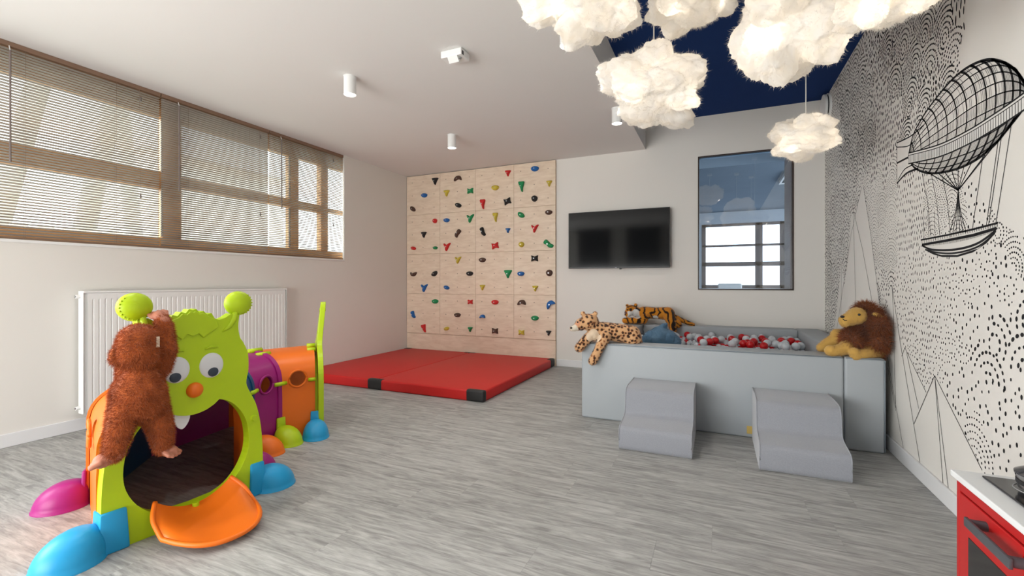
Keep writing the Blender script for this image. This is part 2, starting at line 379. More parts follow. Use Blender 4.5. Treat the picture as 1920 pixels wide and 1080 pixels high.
# the other room
Y2, Y3, NX0, NX1, NZ = YB + BT, 13.4, -2.2, 4.2, 3.0
M_n = mat('blue grey plaster', srgb(126, 138, 150), .9, noise_amt=.12, noise_scale=2)
M_nw = mat('cool white plaster', srgb(200, 208, 216), .9)
bm = BM(); box(bm, NX0, NX1, Y2, Y3, NZ, NZ + .1); struct('ceiling_beyond', bm, M_n)
bm = BM(); box(bm, NX0, NX1, Y2, Y3, -.06, 0); struct('floor_beyond', bm, M_floor)
wall_boxes('wall_beyond_left', [(NX0 - .1, NX0, Y2, Y3, 0, NZ)], M_nw); wall_boxes('wall_beyond_right', [(NX1, NX1 + .1, Y2, Y3, 0, .8), (NX1, NX1 + .1, Y2, Y3, 2.7, NZ), (NX1, NX1 + .1, Y2, 6.9, .8, 2.7), (NX1, NX1 + .1, 12.6, Y3, .8, 2.7)], M_nw)  # opening in the unseen right wall is added to brighten this room
def far(px, py): return ony(px, py, Y3)
fa, fb = far(1316, 422), far(1470, 540)
wx0, wx1, wz1, wz0 = fa.x, fb.x + .1, fa.z, .7
wall_boxes('wall_beyond_far', [(NX0, wx0, Y3, Y3 + .15, 0, NZ), (wx1, NX1, Y3, Y3 + .15, 0, NZ), (wx0, wx1, Y3, Y3 + .15, wz1, NZ), (wx0, wx1, Y3, Y3 + .15, 0, wz0)], M_nw)
w3 = thing('window_3', None, None, ((wx0 + wx1) / 2, Y3, wz0), kind='structure')
M_nf = mat('grey brown frame', srgb(118, 106, 102), .5)
def b3(nm, x0, x1, z0, z1):
    bm = BM(); box(bm, x0, x1, Y3 - .02, Y3 + .08, z0, z1, .004); build(nm, bm, M_nf, w3)
b3('frame_bar', wx0, wx1, wz1 - .07, wz1); b3('frame_bar', wx0, wx1, wz0, wz0 + .36); b3('mullion', wx0, wx0 + .1, wz0, wz1)
q = lambda a: far(a, 480).x
b3('mullion', q(1416), q(1430), wz0, wz1); b3('mullion', q(1462), wx1, wz0, wz1)
zz = lambda a: far(1390, a).z
b3('transom_rail', wx0, wx1, zz(462), zz(458)); b3('transom_rail', wx0, wx1, zz(499), zz(491))
cs = thing('ceiling_cassette', 'square dark ceiling unit with white rim seen through the glazed opening', 'ceiling unit', (1.75, 9.6, NZ))
cx, cy = 1.55, 9.3
bm = BM()
for a in ((cx - .5, cx + .5, cy - .45, cy - .42), (cx - .5, cx + .5, cy + .42, cy + .45), (cx - .5, cx - .47, cy - .42, cy + .42), (cx + .47, cx + .5, cy - .42, cy + .42)): box(bm, *a, NZ - .06, NZ - .001)
build('rim', bm, M_white, cs)
bm = BM(); box(bm, cx - .47, cx + .47, cy - .42, cy + .42, NZ - .04, NZ - .001); build('panel', bm, mat('charcoal panel', srgb(50, 58, 66), .6), cs)
tr = thing('treadmill', 'white gym machine standing beyond the glazed opening', 'exercise machine', (.25, 11.0, 0))
bm = BM(); box(bm, .0, .5, 10.6, 12.2, 0, .18, .03); build('deck', bm, M_white, tr)
for xx in (.08, .42):
    bm = BM(); tube(bm, [(xx, 10.7, .15), (xx, 10.75, 1.0)], .03); build('upright', bm, M_white, tr)
bm = BM(); box(bm, .02, .48, 10.6, 11.0, .98, 1.1, .03); build('console', bm, M_white, tr)
# ================================================================= MURAL printed on the right wall
def inside(p, poly):
    x, y = p; c = False; n = len(poly); j = n - 1
    for i in range(n):
        if (poly[i][1] > y) != (poly[j][1] > y) and x < (poly[j][0] - poly[i][0]) * (y - poly[i][1]) / (poly[j][1] - poly[i][1]) + poly[i][0]: c = not c
        j = i
    return c
def wyz(px, py): p = onx(px, py, XR); return (p.y, p.z)
U_px = [(1703, 296), (1712, 255), (1730, 220), (1755, 185), (1785, 150), (1815, 126), (1850, 112), (1880, 116), (1905, 132), (1922, 158), (1930, 182)]
L_px = [(1703, 296), (1716, 315), (1745, 325), (1790, 318), (1830, 300), (1865, 272), (1890, 242), (1912, 214), (1922, 200), (1927, 192), (1930, 182)]
def poly(pts): return [wyz(*p) for p in pts]
KEEP_OUT = [poly(U_px + L_px[::-1]),
    poly([(1682, 268), (1712, 252), (1735, 236), (1716, 315), (1700, 325), (1682, 345)]),
    poly([(1813, 0), (1935, -80), (1935, 430), (1905, 436), (1880, 418), (1862, 395), (1830, 350), (1812, 315), (1890, 240), (1800, 130)]),
    poly([(1726, 450), (1871, 420), (1862, 446), (1830, 470), (1790, 483), (1755, 477), (1733, 466)]),
    poly([(1617, 345), (1633, 440), (1648, 560), (1662, 660), (1560, 660), (1575, 580), (1588, 505), (1596, 400), (1604, 400)]),
    poly([(1673, 535), (1688, 640), (1697, 652), (1737, 735), (1755, 704), (1842, 882), (1960, 1150), (1600, 1150), (1640, 700)]),
    poly([(1578, 490), (1584, 540), (1590, 640), (1562, 640), (1571, 560)])]
# dot groups: fish-scale rings, upright dashes and loose dots; (pixel box, kind, pitch, half width, half height)
ZONES = [((1780, 480, 1935, 900), 'loose', .052, .0068, .0092), ((1850, 560, 1960, 700), 'ring', .042, .0075, .0105),
    ((1690, 480, 1790, 640), 'loose', .034, .0036, .0062), ((1780, 440, 1935, 560), 'loose', .034, .0042, .0048), ((1660, 580, 1745, 700), 'dash', .032, .0042, .0078),
    ((1870, 400, 1960, 480), 'ring', .021, .0030, .0038), ((1690, 640, 1790, 720), 'loose', .030, .0040, .0050), ((1790, 820, 1850, 900), 'ring', .027, .0050, .0060),
    ((1800, 320, 1850, 420), 'loose', .045, .0065, .0080), ((1685, 330, 1735, 500), 'dash', .030, .0030, .0085), ((1725, 340, 1800, 440), 'ring', .019, .0024, .0030),
    ((1770, 0, 1815, 90), 'dash', .040, .0040, .016), ((1660, 20, 1780, 200), 'ring', .025, .0040, .0060), ((1780, 60, 1815, 160), 'ring', .026, .0034, .0042),
    ((1740, 120, 1790, 190), 'loose', .026, .0034, .0062), ((1640, 180, 1720, 330), 'dash', .030, .0036, .0085), ((1690, 180, 1750, 260), 'ring', .022, .0032, .0045),
    ((1630, 80, 1665, 200), 'loose', .030, .0036, .0075), ((1570, 120, 1630, 330), 'ring', .024, .0030, .0040), ((1540, 200, 1580, 480), 'ring', .024, .0028, .0036),
    ((1620, 330, 1680, 520), 'ring', .020, .0022, .0030), ((1560, 330, 1620, 480), 'ring', .026, .0030, .0050), ((1540, 440, 1590, 600), 'ring', .024, .0030, .0045),
    ((1650, 480, 1690, 560), 'loose', .036, .0036, .0072), ((1640, 500, 1672, 640), 'ring', .024, .0034, .0050)]
seeds = []
zr = random.Random(11)
for (bx, kind, pitch, hw, hh) in ZONES:
    a, b_ = wyz(bx[0], bx[3]), wyz(bx[2], bx[1])
    y0, y1 = sorted((wyz(bx[0], bx[1])[0], wyz(bx[2], bx[1])[0])); 
    px_c = ((bx[0] + bx[2]) / 2, (bx[1] + bx[3]) / 2)
    n = 1
    cells = []
    tries = 0
    gap = .17 if kind == 'ring' else .22
    while tries < 120:
        tries += 1
        p = wyz(zr.uniform(bx[0], bx[2]), zr.uniform(bx[1], bx[3]))
        if all((p[0] - q_[0]) ** 2 + (p[1] - q_[1]) ** 2 > gap * gap for q_ in cells): cells.append(p)
    g_ = 1.35 if hw < .0035 else (1.15 if hw < .0045 else 1.0)
    if bx[3] < 340: g_ *= 1.25
    for p in cells:
        fw = 1 + max(0, p[0] - 3.4) * .55; fh = 1 + max(0, p[0] - 3.4) * .22
        seeds.append((p[0], p[1], kind, pitch * zr.uniform(.9, 1.12) * fh, hw * g_ * fw, hh * g_ * fh))
for _ in range(22): seeds.append((zr.uniform(.4, 2.2), zr.uniform(.1, 2.6), 'loose', .05, .007, .009))
SD = np.array([(s[0], s[1]) for s in seeds])
dv, df = [], []
def add_dot(y, z, hw, hh, rot):
    n = 8 if hw > .005 else 6; k = len(dv); c, s_ = math.cos(rot), math.sin(rot)
    for i in range(n):
        t = 2 * PI * i / n; a, b_ = hw * math.cos(t), hh * math.sin(t)
        dv.append((XR - .0007, y + a * c - b_ * s_, z + a * s_ + b_ * c))
    df.append(tuple(range(k, k + n)))
def free_spot(y, z):
    if not (.4 < y < YB - .01 and .11 < z < ZN - .01): return False
    return not any(inside((y, z), P) for P in KEEP_OUT)
for i, (sy, sz, kind, pitch, hw, hh) in enumerate(seeds):
    cand = []; R = .55
    if kind == 'ring':
        sy2, sz2 = sy, sz - .05; k = 1
        while k * pitch < R:
            rr = k * pitch; m = max(5, int(2 * PI * rr / (pitch * .72)))
            for j in range(m):
                t = 2 * PI * j / m + k * .4; cand.append((sy2 + rr * math.cos(t), sz2 + rr * math.sin(t) * 1.05, t))
            k += 1
    else:
        m = int(R / pitch)
        for a in range(-m, m + 1):
            for b_ in range(-m, m + 1):
                jit = .36 if kind == 'loose' else .2
                pz = pitch * (1.25 if kind == 'dash' else 1.0)
                cand.append((sy + (a + (b_ % 2) * .5 + zr.uniform(-jit, jit)) * pitch * .95, sz + (b_ + zr.uniform(-jit, jit)) * pz, zr.uniform(-.3, .3)))
    if not cand: continue
    C = np.array(cand); d = (C[:, None, 0] - SD[None, :, 0]) ** 2 + (C[:, None, 1] - SD[None, :, 1]) ** 2
    own = d.argmin(1) == i
    for (y, z, t), ok in zip(cand, own):
        if not ok or not free_spot(y, z): continue
        g = zr.uniform(.8, 1.2)
        add_dot(y, z, hw * g, hh * g, (t if kind == 'ring' else t))
pydata('mural_dots', dv, df, M_ink, wall_right)['kind'] = 'stuff'
# inked lines
rv, rf = [], []
def ribbon(pts, w, x=XR - .0012, dst=None):
    V_, F_ = dst or (rv, rf); P = [Vector((0, p[0], p[1])) for p in pts]; k = len(V_)
    for i, p in enumerate(P):
        d_ = (P[min(i + 1, len(P) - 1)] - P[max(i - 1, 0)]); d_ = d_.normalized() if d_.length > 1e-9 else Vector((0, 1, 0))
        n_ = Vector((0, -d_.z, d_.y)) * w / 2
        V_.append((x, p.y + n_.y, p.z + n_.z)); V_.append((x, p.y - n_.y, p.z - n_.z))
    for i in range(len(P) - 1): F_.append((k + 2 * i, k + 2 * i + 1, k + 2 * i + 3, k + 2 * i + 2))
def line(px, w=.004, smooth_=False):
    pts = [(*wyz(*p), 0) for p in px]
    if smooth_: pts = [(v.x, v.y, 0) for v in catmull(pts, 8)]
    ribbon(pts, w)
def finish_lines(name, m=M_ink):
    global rv, rf
    o = pydata(name, rv, rf, m, wall_right); rv, rf = [], []; return o
# airship: ribs and hoops over the body
def resample(pts, n):
    c = catmull([(*p, 0) for p in pts], 12); L_ = [0]
    for a, b_ in zip(c, c[1:]): L_.append(L_[-1] + (b_ - a).length)
    out = []
    for i in range(n + 1):
        t = L_[-1] * i / n; k = max(j for j in range(len(L_)) if L_[j] <= t + 1e-9); k = min(k, len(c) - 2)
        f_ = (t - L_[k]) / max(L_[k + 1] - L_[k], 1e-9); q_ = c[k].lerp(c[k + 1], f_); out.append((q_.x, q_.y))
    return out
NU = 60; Us, Ls = resample([wyz(*p) for p in U_px], NU), resample([wyz(*p) for p in L_px], NU)
T0, T1 = Us[0], Us[-1]; ax = (T1[0] - T0[0], T1[1] - T0[1])
def hull(t, v):                       # t tail to nose, v upper edge to lower edge
    i = min(int(t * NU), NU - 1); f_ = t * NU - i
    u = [Us[i][k] * (1 - f_) + Us[i + 1][k] * f_ for k in (0, 1)]; l = [Ls[i][k] * (1 - f_) + Ls[i + 1][k] * f_ for k in (0, 1)]
    bul = .14 * math.sin(PI * v) * math.sin(PI * t)
    vv = (1 - math.cos(PI * v)) / 2 * .6 + v * .4
    return (u[0] * (1 - vv) + l[0] * vv + ax[0] * bul, u[1] * (1 - vv) + l[1] * vv + ax[1] * bul)
ribbon(Us, .012); ribbon(Ls, .012)
for k in range(1, 15): ribbon([hull(k / 15.0, v / 14) for v in range(15)], .0105)
for k in range(1, 11): ribbon([hull(t / 40, k / 11) for t in range(1, 40)], .0055)
finish_lines('mural_airship_ribs')
hr = random.Random(3)
for k in range(1, 90):                # fine hatching over the lower and nose cells
    for j in range(11):
        t = k / 90; v0, v1 = j / 11, (j + 1) / 11
        if (j >= 5 or t > .72 or hr.random() < .45): ribbon([hull(t, v0), hull(t, (v0 + v1) / 2), hull(t, v1)], .0026)
finish_lines('mural_airship_hatching', M_greyink)
kp = [(1704, 297), (1760, 283), (1815, 258), (1865, 228), (1900, 205), (1928, 185)]
kc = [(v.x, v.y) for v in catmull([(*wyz(*p), 0) for p in kp], 10)]
kv, kf = [], []; ribbon(kc, .06, XR - .0016, (kv, kf)); pydata('mural_airship_belt', kv, kf, mat('mural paper', srgb(222, 221, 217), .85), wall_right)
def off(c, d_): return [(p[0] , p[1] + d_) for p in c]
for d_, w_ in ((.032, .007), (-.032, .007), (.018, .004)): ribbon(off(kc, d_), w_, XR - .002)
for p in resample([(p[0], p[1]) for p in kc], 60): ribbon([(p[0], p[1] - .03), (p[0], p[1] + .016)], .004, XR - .002)
# tail fins
for pts, w_ in (([(1682, 268), (1682, 345)], .006), ([(1682, 268), (1708, 255), (1733, 234)], .008), ([(1682, 276), (1702, 274), (1716, 264)], .006), ([(1682, 306), (1705, 294)], .012),
    ([(1682, 344), (1700, 325), (1722, 316)], .012), ([(1684, 338), (1696, 318), (1714, 308)], .007)): line(pts, w_, len(pts) > 2)
finish_lines('mural_airship_tail')
# basket boat and rigging
bt, bb = [(1727, 450), (1775, 441), (1825, 430), (1871, 418)], [(1729, 459), (1775, 451), (1825, 441), (1869, 428)]
line(bt, .009); line(bb, .013)
for k in range(34):
    t = k / 33; a = (1729 + 141 * t, 455 - 32 * t)
    line([(a[0], a[1] - 6), (a[0] + .5, a[1] + 2)], .004)
hb = [(1729, 460), (1748, 468), (1790, 468), (1832, 457), (1868, 432)]; line(hb, .011, True)
for k in range(60):
    t = k / 59; line([(1731 + 136 * t, 459 - 30 * t), (1733 + 134 * t, 462 + 5 * math.sin(PI * t) - 28 * t)], .003)
line([(1735, 468), (1760, 474), (1795, 474), (1835, 462), (1866, 437)], .009, True)
hull_px = [(1737, 470), (1765, 478), (1795, 478), (1835, 466), (1864, 440), (1850, 456), (1825, 473), (1795, 482), (1768, 482), (1750, 477)]
bmh = BM(); prism(bmh, [wyz(*p) for p in hull_px], lambda a, b_, d_: (d_, a, b_), XR - .0012, XR - .0006); build('mural_boat_hull', bmh, M_ink, wall_right)
K = (1797, 357)
for p in ((1735, 320), (1760, 325), (1772, 323), (1785, 320), (1797, 318), (1808, 312), (1822, 305), (1848, 290), (1862, 276)): line([p, K], .006)
for p in ((1728, 318), (1745, 318), (1765, 318)):
    line([p, (p[0] + 12, 380), (p[0] + 18, 445)], .004)
for p, q_ in (((1845, 280), (1824, 428)), ((1872, 265), (1850, 422)), ((1878, 258), (1854, 422)), ((1897, 232), (1868, 418))): line([p, q_], .0045)
for dx in (-16, -10, -4, 3, 9, 15): line([K, (1797 + dx * .3, 395), (1797 + dx, 436)], .0055, True)
for px_ in (1731, 1740, 1752): line([(px_, 395), (px_ + 2, 450)], .003)
finish_lines('mural_boat')
# mountains
for pts in ([(1619, 348), (1633, 440), (1648, 560), (1660, 645), (1695, 846)], [(1598, 384), (1618, 470), (1638, 580), (1645, 625)], [(1600, 400), (1603, 500), (1605, 600)], [(1616, 350), (1596, 440), (1586, 505), (1566, 640)], [(1578, 492), (1577, 600)],
    [(1673, 537), (1676, 600), (1678, 700), (1680, 765)], [(1673, 537), (1688, 640), (1726, 872)], [(1697, 652), (1737, 736)], [(1697, 652), (1691, 668)], [(1700, 661), (1723, 766)], [(1753, 704), (1714, 795)], [(1753, 704), (1842, 882)], [(1753, 704), (1769, 912)], [(1753, 704), (1779, 920)], [(1665, 690), (1680, 770)]):
    line(pts, .0048)
finish_lines('mural_mountains')

# ================================================================= CEILING FITTINGS
M_led = emit('lit lens', (1, .97, .9), 14)
def spot(x, y, label):
    t = thing('ceiling_spotlight', label, 'ceiling light', (x, y, ZC), 'white tube spotlights on the ceiling')
    bm = BM(); cyl(bm, (x, y, ZC - .145), (x, y, ZC), .048, n=28, caps=False); cyl(bm, (x, y, ZC - .145), (x, y, ZC - .128), .040, n=28, caps=False)
    build('housing', bm, M_white, t, smooth=True)
    bm = BM(); cyl(bm, (x, y, ZC - .135), (x, y, ZC - .13), .041, n=24); build('lens', bm, M_led, t)
    bm = BM(); cyl(bm, (x, y, ZC - .006), (x, y, ZC), .052, n=28); build('mounting_ring', bm, M_white, t)
    l = lamp('spot_beam', 'SPOT', (x, y, ZC - .15), 30, (1, .955, .90), (x, y, 0), spot_size=math.radians(120), spot_blend=.8, shadow_soft_size=.04)
for x, y, lb in ((-2.69, 2.81, 'white tube ceiling spotlight in front of the long window'), (-2.71, 4.39, 'white tube ceiling spotlight nearest the climbing wall'),
    (-.865, 4.36, 'white tube ceiling spotlight hanging just left of the lit cloud cluster'), (-.87, 2.8, 'white tube ceiling spotlight mostly hidden behind the topmost cloud'),
    (-2.69, 1.2, 'added fill spot above the caterpillar tunnel'), (-.87, 1.2, 'added fill spot above the camera side of the room'), (-2.69, -.5, 'added fill spot near the rear wall, left'), (-.87, -.5, 'added fill spot near the rear wall, right')):
    if y > 2: spot(x, y, lb)
    else: lamp('spot_beam', 'SPOT', (x, y, ZC - .15), 30, (1, .955, .90), (x, y, 0), spot_size=math.radians(120), spot_blend=.8, shadow_soft_size=.04)  # unseen spots without fittings, added as fill along the ceiling grid
# emergency light box on the ceiling
ex, ey = -1.72, 2.83
t = thing('emergency_light', 'square white emergency light box on the ceiling', 'emergency light', (ex, ey, ZC))
bm = BM(); box(bm, ex - .085, ex + .085, ey - .06, ey + .06, ZC - .05, ZC, .006); build('housing', bm, M_white, t)
bm = BM(); prism(bm, [(-.03, ZC - .05), (.03, ZC - .05), (0, ZC - .085)], lambda a, b_, d: (ex + .0 + d, ey - .03 + a, b_), -.03, .05); build('deflector', bm, M_white, t)
bm = BM(); ball(bm, (ex + .05, ey - .02, ZC - .05), .014); build('sensor_lens', bm, mat('grey lens', srgb(150, 152, 150), .2), t, smooth=True)
bm = BM(); box(bm, ex + .085, ex + .088, ey - .05, ey - .03, ZC - .045, ZC - .02); build('indicator', bm, M_black, t)
# round wall unit beside the navy ceiling
t = thing('wall_vent', 'round white vent with dark slot high on the mural wall', 'vent', (XR, 5.66, 2.93))
def disc(bm, r, x0, x1): return cyl(bm, (x1, 5.66, 2.93), (x0, 5.66, 2.93), r, n=36)
bm = BM(); disc(bm, .15, XR - .02, XR); build('back_plate', bm, M_white, t, smooth=True, angle=40)
bm = BM(); disc(bm, .135, XR - .032, XR - .02); build('slot', bm, M_black, t, smooth=True, angle=40)
bm = BM(); disc(bm, .14, XR - .055, XR - .032); build('cover', bm, M_white, t, smooth=True, angle=40)

# ================================================================= RADIATOR
ry0, ry1, rz0, rz1, rx = 1.80, 3.56, .135, 1.045, XL + .10
t = thing('radiator', 'white ribbed panel radiator hung below the long window', 'radiator', (XL, 2.68, rz0))
bm = BM(); box(bm, XL + .03, rx - .012, ry0, ry1, rz0, rz1, .008); build('body', bm, M_white, t)
bm = BM(); n = 44; zs = [rz0 + .005, rz0 + .045, rz0 + .06, rz1 - .06, rz1 - .045, rz1 - .005]; wid = (ry1 - ry0 - .04)
cols = []
for i in range(n * 4 + 1):
    dep = (0, 0, -.005, -.005)[i % 4]
    y = ry0 + .02 + wid * (i // 4 + (0, .70, .78, .92)[i % 4]) / n
    cols.append([bm.verts.new((rx + (dep if 2 <= k <= 3 else 0), y, z)) for k, z in enumerate(zs)])
for a, b_ in zip(cols, cols[1:]):
    for k in range(5): bm.faces.new((a[k], b_[k], b_[k + 1], a[k + 1]))
build('front_panel', bm, M_white, t)
bm = BM(); box(bm, XL + .025, rx, ry0 - .004, ry1 + .004, rz1 - .004, rz1 + .012, .003); tg = build('top_grille', bm, M_white, t)
for yy_ in (ry0 - .006, ry1):
    bm = BM(); box(bm, XL + .03, rx - .004, yy_, yy_ + .006, rz0, rz1, .002); build('side_panel', bm, M_white, t)
for zz_ in (rz0 + .045, rz1 - .03):
    bm = BM(); cyl(bm, (XL + .05, ry0 - .03, zz_), (XL + .05, ry0 - .005, zz_), .014, n=12); v_ = build('plug', bm, M_white, t, smooth=True, angle=40)
    bm = BM(); cyl(bm, (XL + .05, ry0 - .036, zz_), (XL + .05, ry0 - .03, zz_), .009, n=6); build('vent_screw', bm, M_steel, v_)
bm = BM(); cyl(bm, (XL + .05, ry1 + .006, rz1 - .03), (XL + .05, ry1 + .03, rz1 - .03), .014, n=12); build('plug', bm, M_white, t, smooth=True, angle=40)
for yy_ in (ry0 + .25, ry1 - .25):
    bm = BM(); box(bm, XL, XL + .03, yy_ - .02, yy_ + .02, rz0 + .05, rz1 - .05); build('wall_bracket', bm, M_white, t)

# ================================================================= CLIMBING WALL
cx0, cx1, cz0, cz1 = XL + .004, -1.974, .345, ZC - .008
cw = thing('climbing_wall', 'birch plywood climbing wall of sixteen panels with coloured holds', 'climbing wall', ((cx0 + cx1) / 2, YB, 0))
PW, PH = (cx1 - cx0) / 4, (cz1 - cz0) / 4
bm = BM(); g = .0012; box(bm, -PW / 2 + g, PW / 2 - g, -.022, 0, -PH / 2 + g, PH / 2 - g, .0015, 1)
pm = bpy.data.meshes.new('panel'); bm.to_mesh(pm); bm.free(); pm.materials.append(M_ply)
hb_ = BM()
for i in range(3):
    for j in range(3): cyl(hb_, ((i - 1) * .2, -.0235, (j - 1) * .2), ((i - 1) * .2, -.0215, (j - 1) * .2), .0055, n=8)
hm = bpy.data.meshes.new('bolt_holes'); hb_.to_mesh(hm); hb_.free(); hm.materials.append(M_dark)
for i in range(4):
    for j in range(4):
        c = Vector((cx0 + PW * (i + .5), YB - .012, cz0 + PH * (j + .5)))
        p_ = bpy.data.objects.new('panel', pm); link(p_, cw); p_.location = c
        q_ = bpy.data.objects.new('bolt_holes', hm); COL.objects.link(q_); q_.parent = p_
bm = BM(); box(bm, cx0, cx1, YB - .012, YB, 0, cz1, 0); build('backing_board', bm, wood_mat('plywood edge', srgb(170, 130, 98), srgb(190, 150, 116)), cw)
bm = BM(); box(bm, cx0, cx1, YB - .03, YB - .0125, .0, cz0 - .004, .0015, 1); build('kick_board', bm, M_ply, cw)
HC = dict(k=mat('black hold resin', srgb(32, 32, 33), .7), n=mat('brown hold resin', srgb(82, 58, 48), .7), b=mat('blue hold resin', srgb(22, 98, 172), .6), g=mat('green hold resin', srgb(20, 140, 82), .6),
    r=mat('red hold resin', srgb(206, 34, 36), .6), y=mat('yellow hold resin', srgb(204, 184, 62), .6))
def shape(kind):
    P = []
    for i in range(24):
        t = 2 * PI * i / 24
        if kind == 'o': r = (1, .62)
        if kind == 'c': r = (.8, .78)
        if kind in ('o', 'c'): P.append((r[0] * math.cos(t) * (1 + .06 * math.sin(3 * t)), r[1] * math.sin(t)))
    if kind == 't': P = [(-.95, .75), (-.3, .85), (.3, .85), (.95, .75), (.75, .3), (.35, -.35), (.1, -.95), (-.15, -.95), (-.35, -.35), (-.75, .3)]
    if kind == 'T': P = [(-.75, 1.15), (.0, 1.2), (.75, 1.15), (.72, .5), (.45, -.4), (.38, -1.3), (.1, -1.3), (-.1, -.6), (-.5, .2)]
    if kind == 'Y': P = [(-1.0, .75), (-.8, .9), (-.2, .45), (.3, .5), (.9, 1.0), (1.05, .8), (.6, .1), (.3, -.5), (-.1, -1.1), (-.4, -1.0), (-.35, -.3), (-.75, .2)]
    if kind == 's': P = [(-.9, .75), (-.5, .65), (0, .5), (.5, .65), (.9, .75), (.8, .2), (.8, -.2), (.9, -.75), (.4, -.65), (0, -.55), (-.5, -.65), (-.9, -.75), (-.8, -.2), (-.8, .2)]
    if kind == 'a': P = [(-1.1, -.5), (-.9, .1), (-.4, .6), (.2, .75), (.8, .55), (1.1, -.1), (1.05, -.5), (.6, -.3), (.2, -.2), (-.3, -.35), (-.7, -.55)]
    if kind == 'l': P = [(-.5, 1.0), (.1, 1.1), (.35, .5), (.55, -.2), (.9, -.8), (.4, -1.1), (-.2, -.7), (-.35, 0), (-.75, .6)]
    return [(v.x, v.y) for v in catmull([(*p, 0) for p in P], 3, True)] if kind not in 'oc' else P
HM = {}
def hold_mesh(kind, col):
    if (kind, col) in HM: return HM[kind, col]
    P = shape(kind); bm = BM(); rings = []; s = .055
    mx_, mz_ = sum(p[0] for p in P) / len(P), sum(p[1] for p in P) / len(P)
    for (k, d_) in ((1, 0), (1, -.016), (.9, -.032), (.62, -.046), (.3, -.05)): rings.append([bm.verts.new((s * (mx_ + (p[0] - mx_) * k), d_, s * (mz_ + (p[1] - mz_) * k))) for p in P])
    for a, b_ in zip(rings, rings[1:]):
        for i in range(len(P)): bm.faces.new((a[i], a[(i + 1) % len(P)], b_[(i + 1) % len(P)], b_[i]))
    bm.faces.new(rings[-1]); bmesh.ops.recalc_face_normals(bm, faces=bm.faces)
    me = bpy.data.meshes.new('hold'); bm.to_mesh(me); bm.free(); me.polygons.foreach_set('use_smooth', [True] * len(me.polygons)); me.materials.append(HC[col]); HM[kind, col] = me; return me
bm = BM(); cyl(bm, (0, -.054, 0), (0, -.046, 0), .008, n=6); boltm = bpy.data.meshes.new('bolt'); bm.to_mesh(boltm); bm.free(); boltm.materials.append(M_steel)
HOLDS = '177,160,kt,1|122,233,bo,.9|64,302,no,.9,-40|291,148,na,1|235,221,yt,.9|355,210,gs,.9|294,283,ko,.9,-20|546,120,rt,.8|481,194,yo,1|417,276,rT,.95|543,263,ks,1,15|682,98,bo,1|613,187,gT,1|755,172,yt,.75|680,249,kc,.95|176,362,rc,.8|120,431,kt,.85|67,501,ro,.75,-15|178,499,go,.65|235,359,bo,.85|355,349,gY,1|291,424,nl,1,-60|237,493,rY,1|481,343,yT,.9|417,416,kl,1|546,410,bt,.65|481,488,rs,1,10|612,332,go,.95,-35|752,319,no,.9|682,400,rY,.9|614,482,yc,.85|749,480,gl,1.15,30|293,560,yY,.85|68,631,na,.9,180|174,630,ko,.95,35|122,701,bY,1|352,629,ko,.95|235,700,bo,.8,-20|416,560,no,.95|546,630,gt,1.1|417,699,yt,.75|681,552,ks,.95|611,630,bo,.9|755,626,nc,1|684,704,yt,.75|177,770,go,.95|65,836,bl,.9|120,906,rT,.85,15|355,772,rs,.75|290,839,no,.9|235,908,yo,.75,15|355,911,gt,.65|480,774,ro,.95|416,847,ba,.7|480,919,ns,.9|614,777,na,1|759,786,ba,1.1,35|682,855,go,.95|614,927,ys,.8|752,930,kt,.65'
for h_ in HOLDS.split('|'):
    q_ = h_.split(','); p = ony(750 + float(q_[0]) / 2.7, 280 + float(q_[1]) / 2.7, YB - .05)
    o = bpy.data.objects.new('hold', hold_mesh(q_[2][1], q_[2][0])); link(o, cw); o.location = (p.x, YB - .034, p.z); sc = float(q_[3]) * 1.02
    o.scale = (sc, 1, sc); o.rotation_euler = (0, -math.radians(float(q_[4])) if len(q_) > 4 else 0, 0)
    b_ = bpy.data.objects.new('bolt', boltm); COL.objects.link(b_); b_.parent = o

# ================================================================= RED MAT
M_red = mat('red vinyl', srgb(196, 34, 32), .5, noise_amt=.06, noise_scale=1.5, bump=.12, bump_scale=2.5, spec=.35)
M_patch = mat('black anti-slip patch', (.014, .014, .015), .55)
mx0, mx1, my0, my1, mz = XL + .01, -1.985, 3.765, YB - .036, .105
mt = thing('landing_mat', 'red folding landing mat with black corners in front of climbing wall', 'mat', ((mx0 + mx1) / 2, (my0 + my1) / 2, 0))
mid = -3.27
for a, b_ in ((mx0, mid), (mid, mx1)):
    bm = BM(); box(bm, a + .0005, b_ - .0005, my0, my1, 0, mz, .018, 4); build('mat_panel', bm, M_red, mt, smooth=True, angle=50)
def patch(x0, x1, y0, y1):
    bm = BM(); box(bm, x0, x1, y0, y1, -.0, mz + .003, .02, 4); build('corner_patch', bm, M_patch, mt, smooth=True, angle=50)
patch(mx1 - .19, mx1 + .003, my0 - .003, my0 + .07); patch(mid - .10, mid + .10, my0 - .003, my0 + .07)
patch(mx1 - .07, mx1 + .003, my1 - .16, my1 + .002); patch(mid - .1, mid + .1, my1 - .06, my1 + .002); patch(mx0 - .003, mx0 + .12, my1 - .1, my1 + .002); patch(mx0 - .003, mx0 + .14, my0 - .003, my0 + .07)

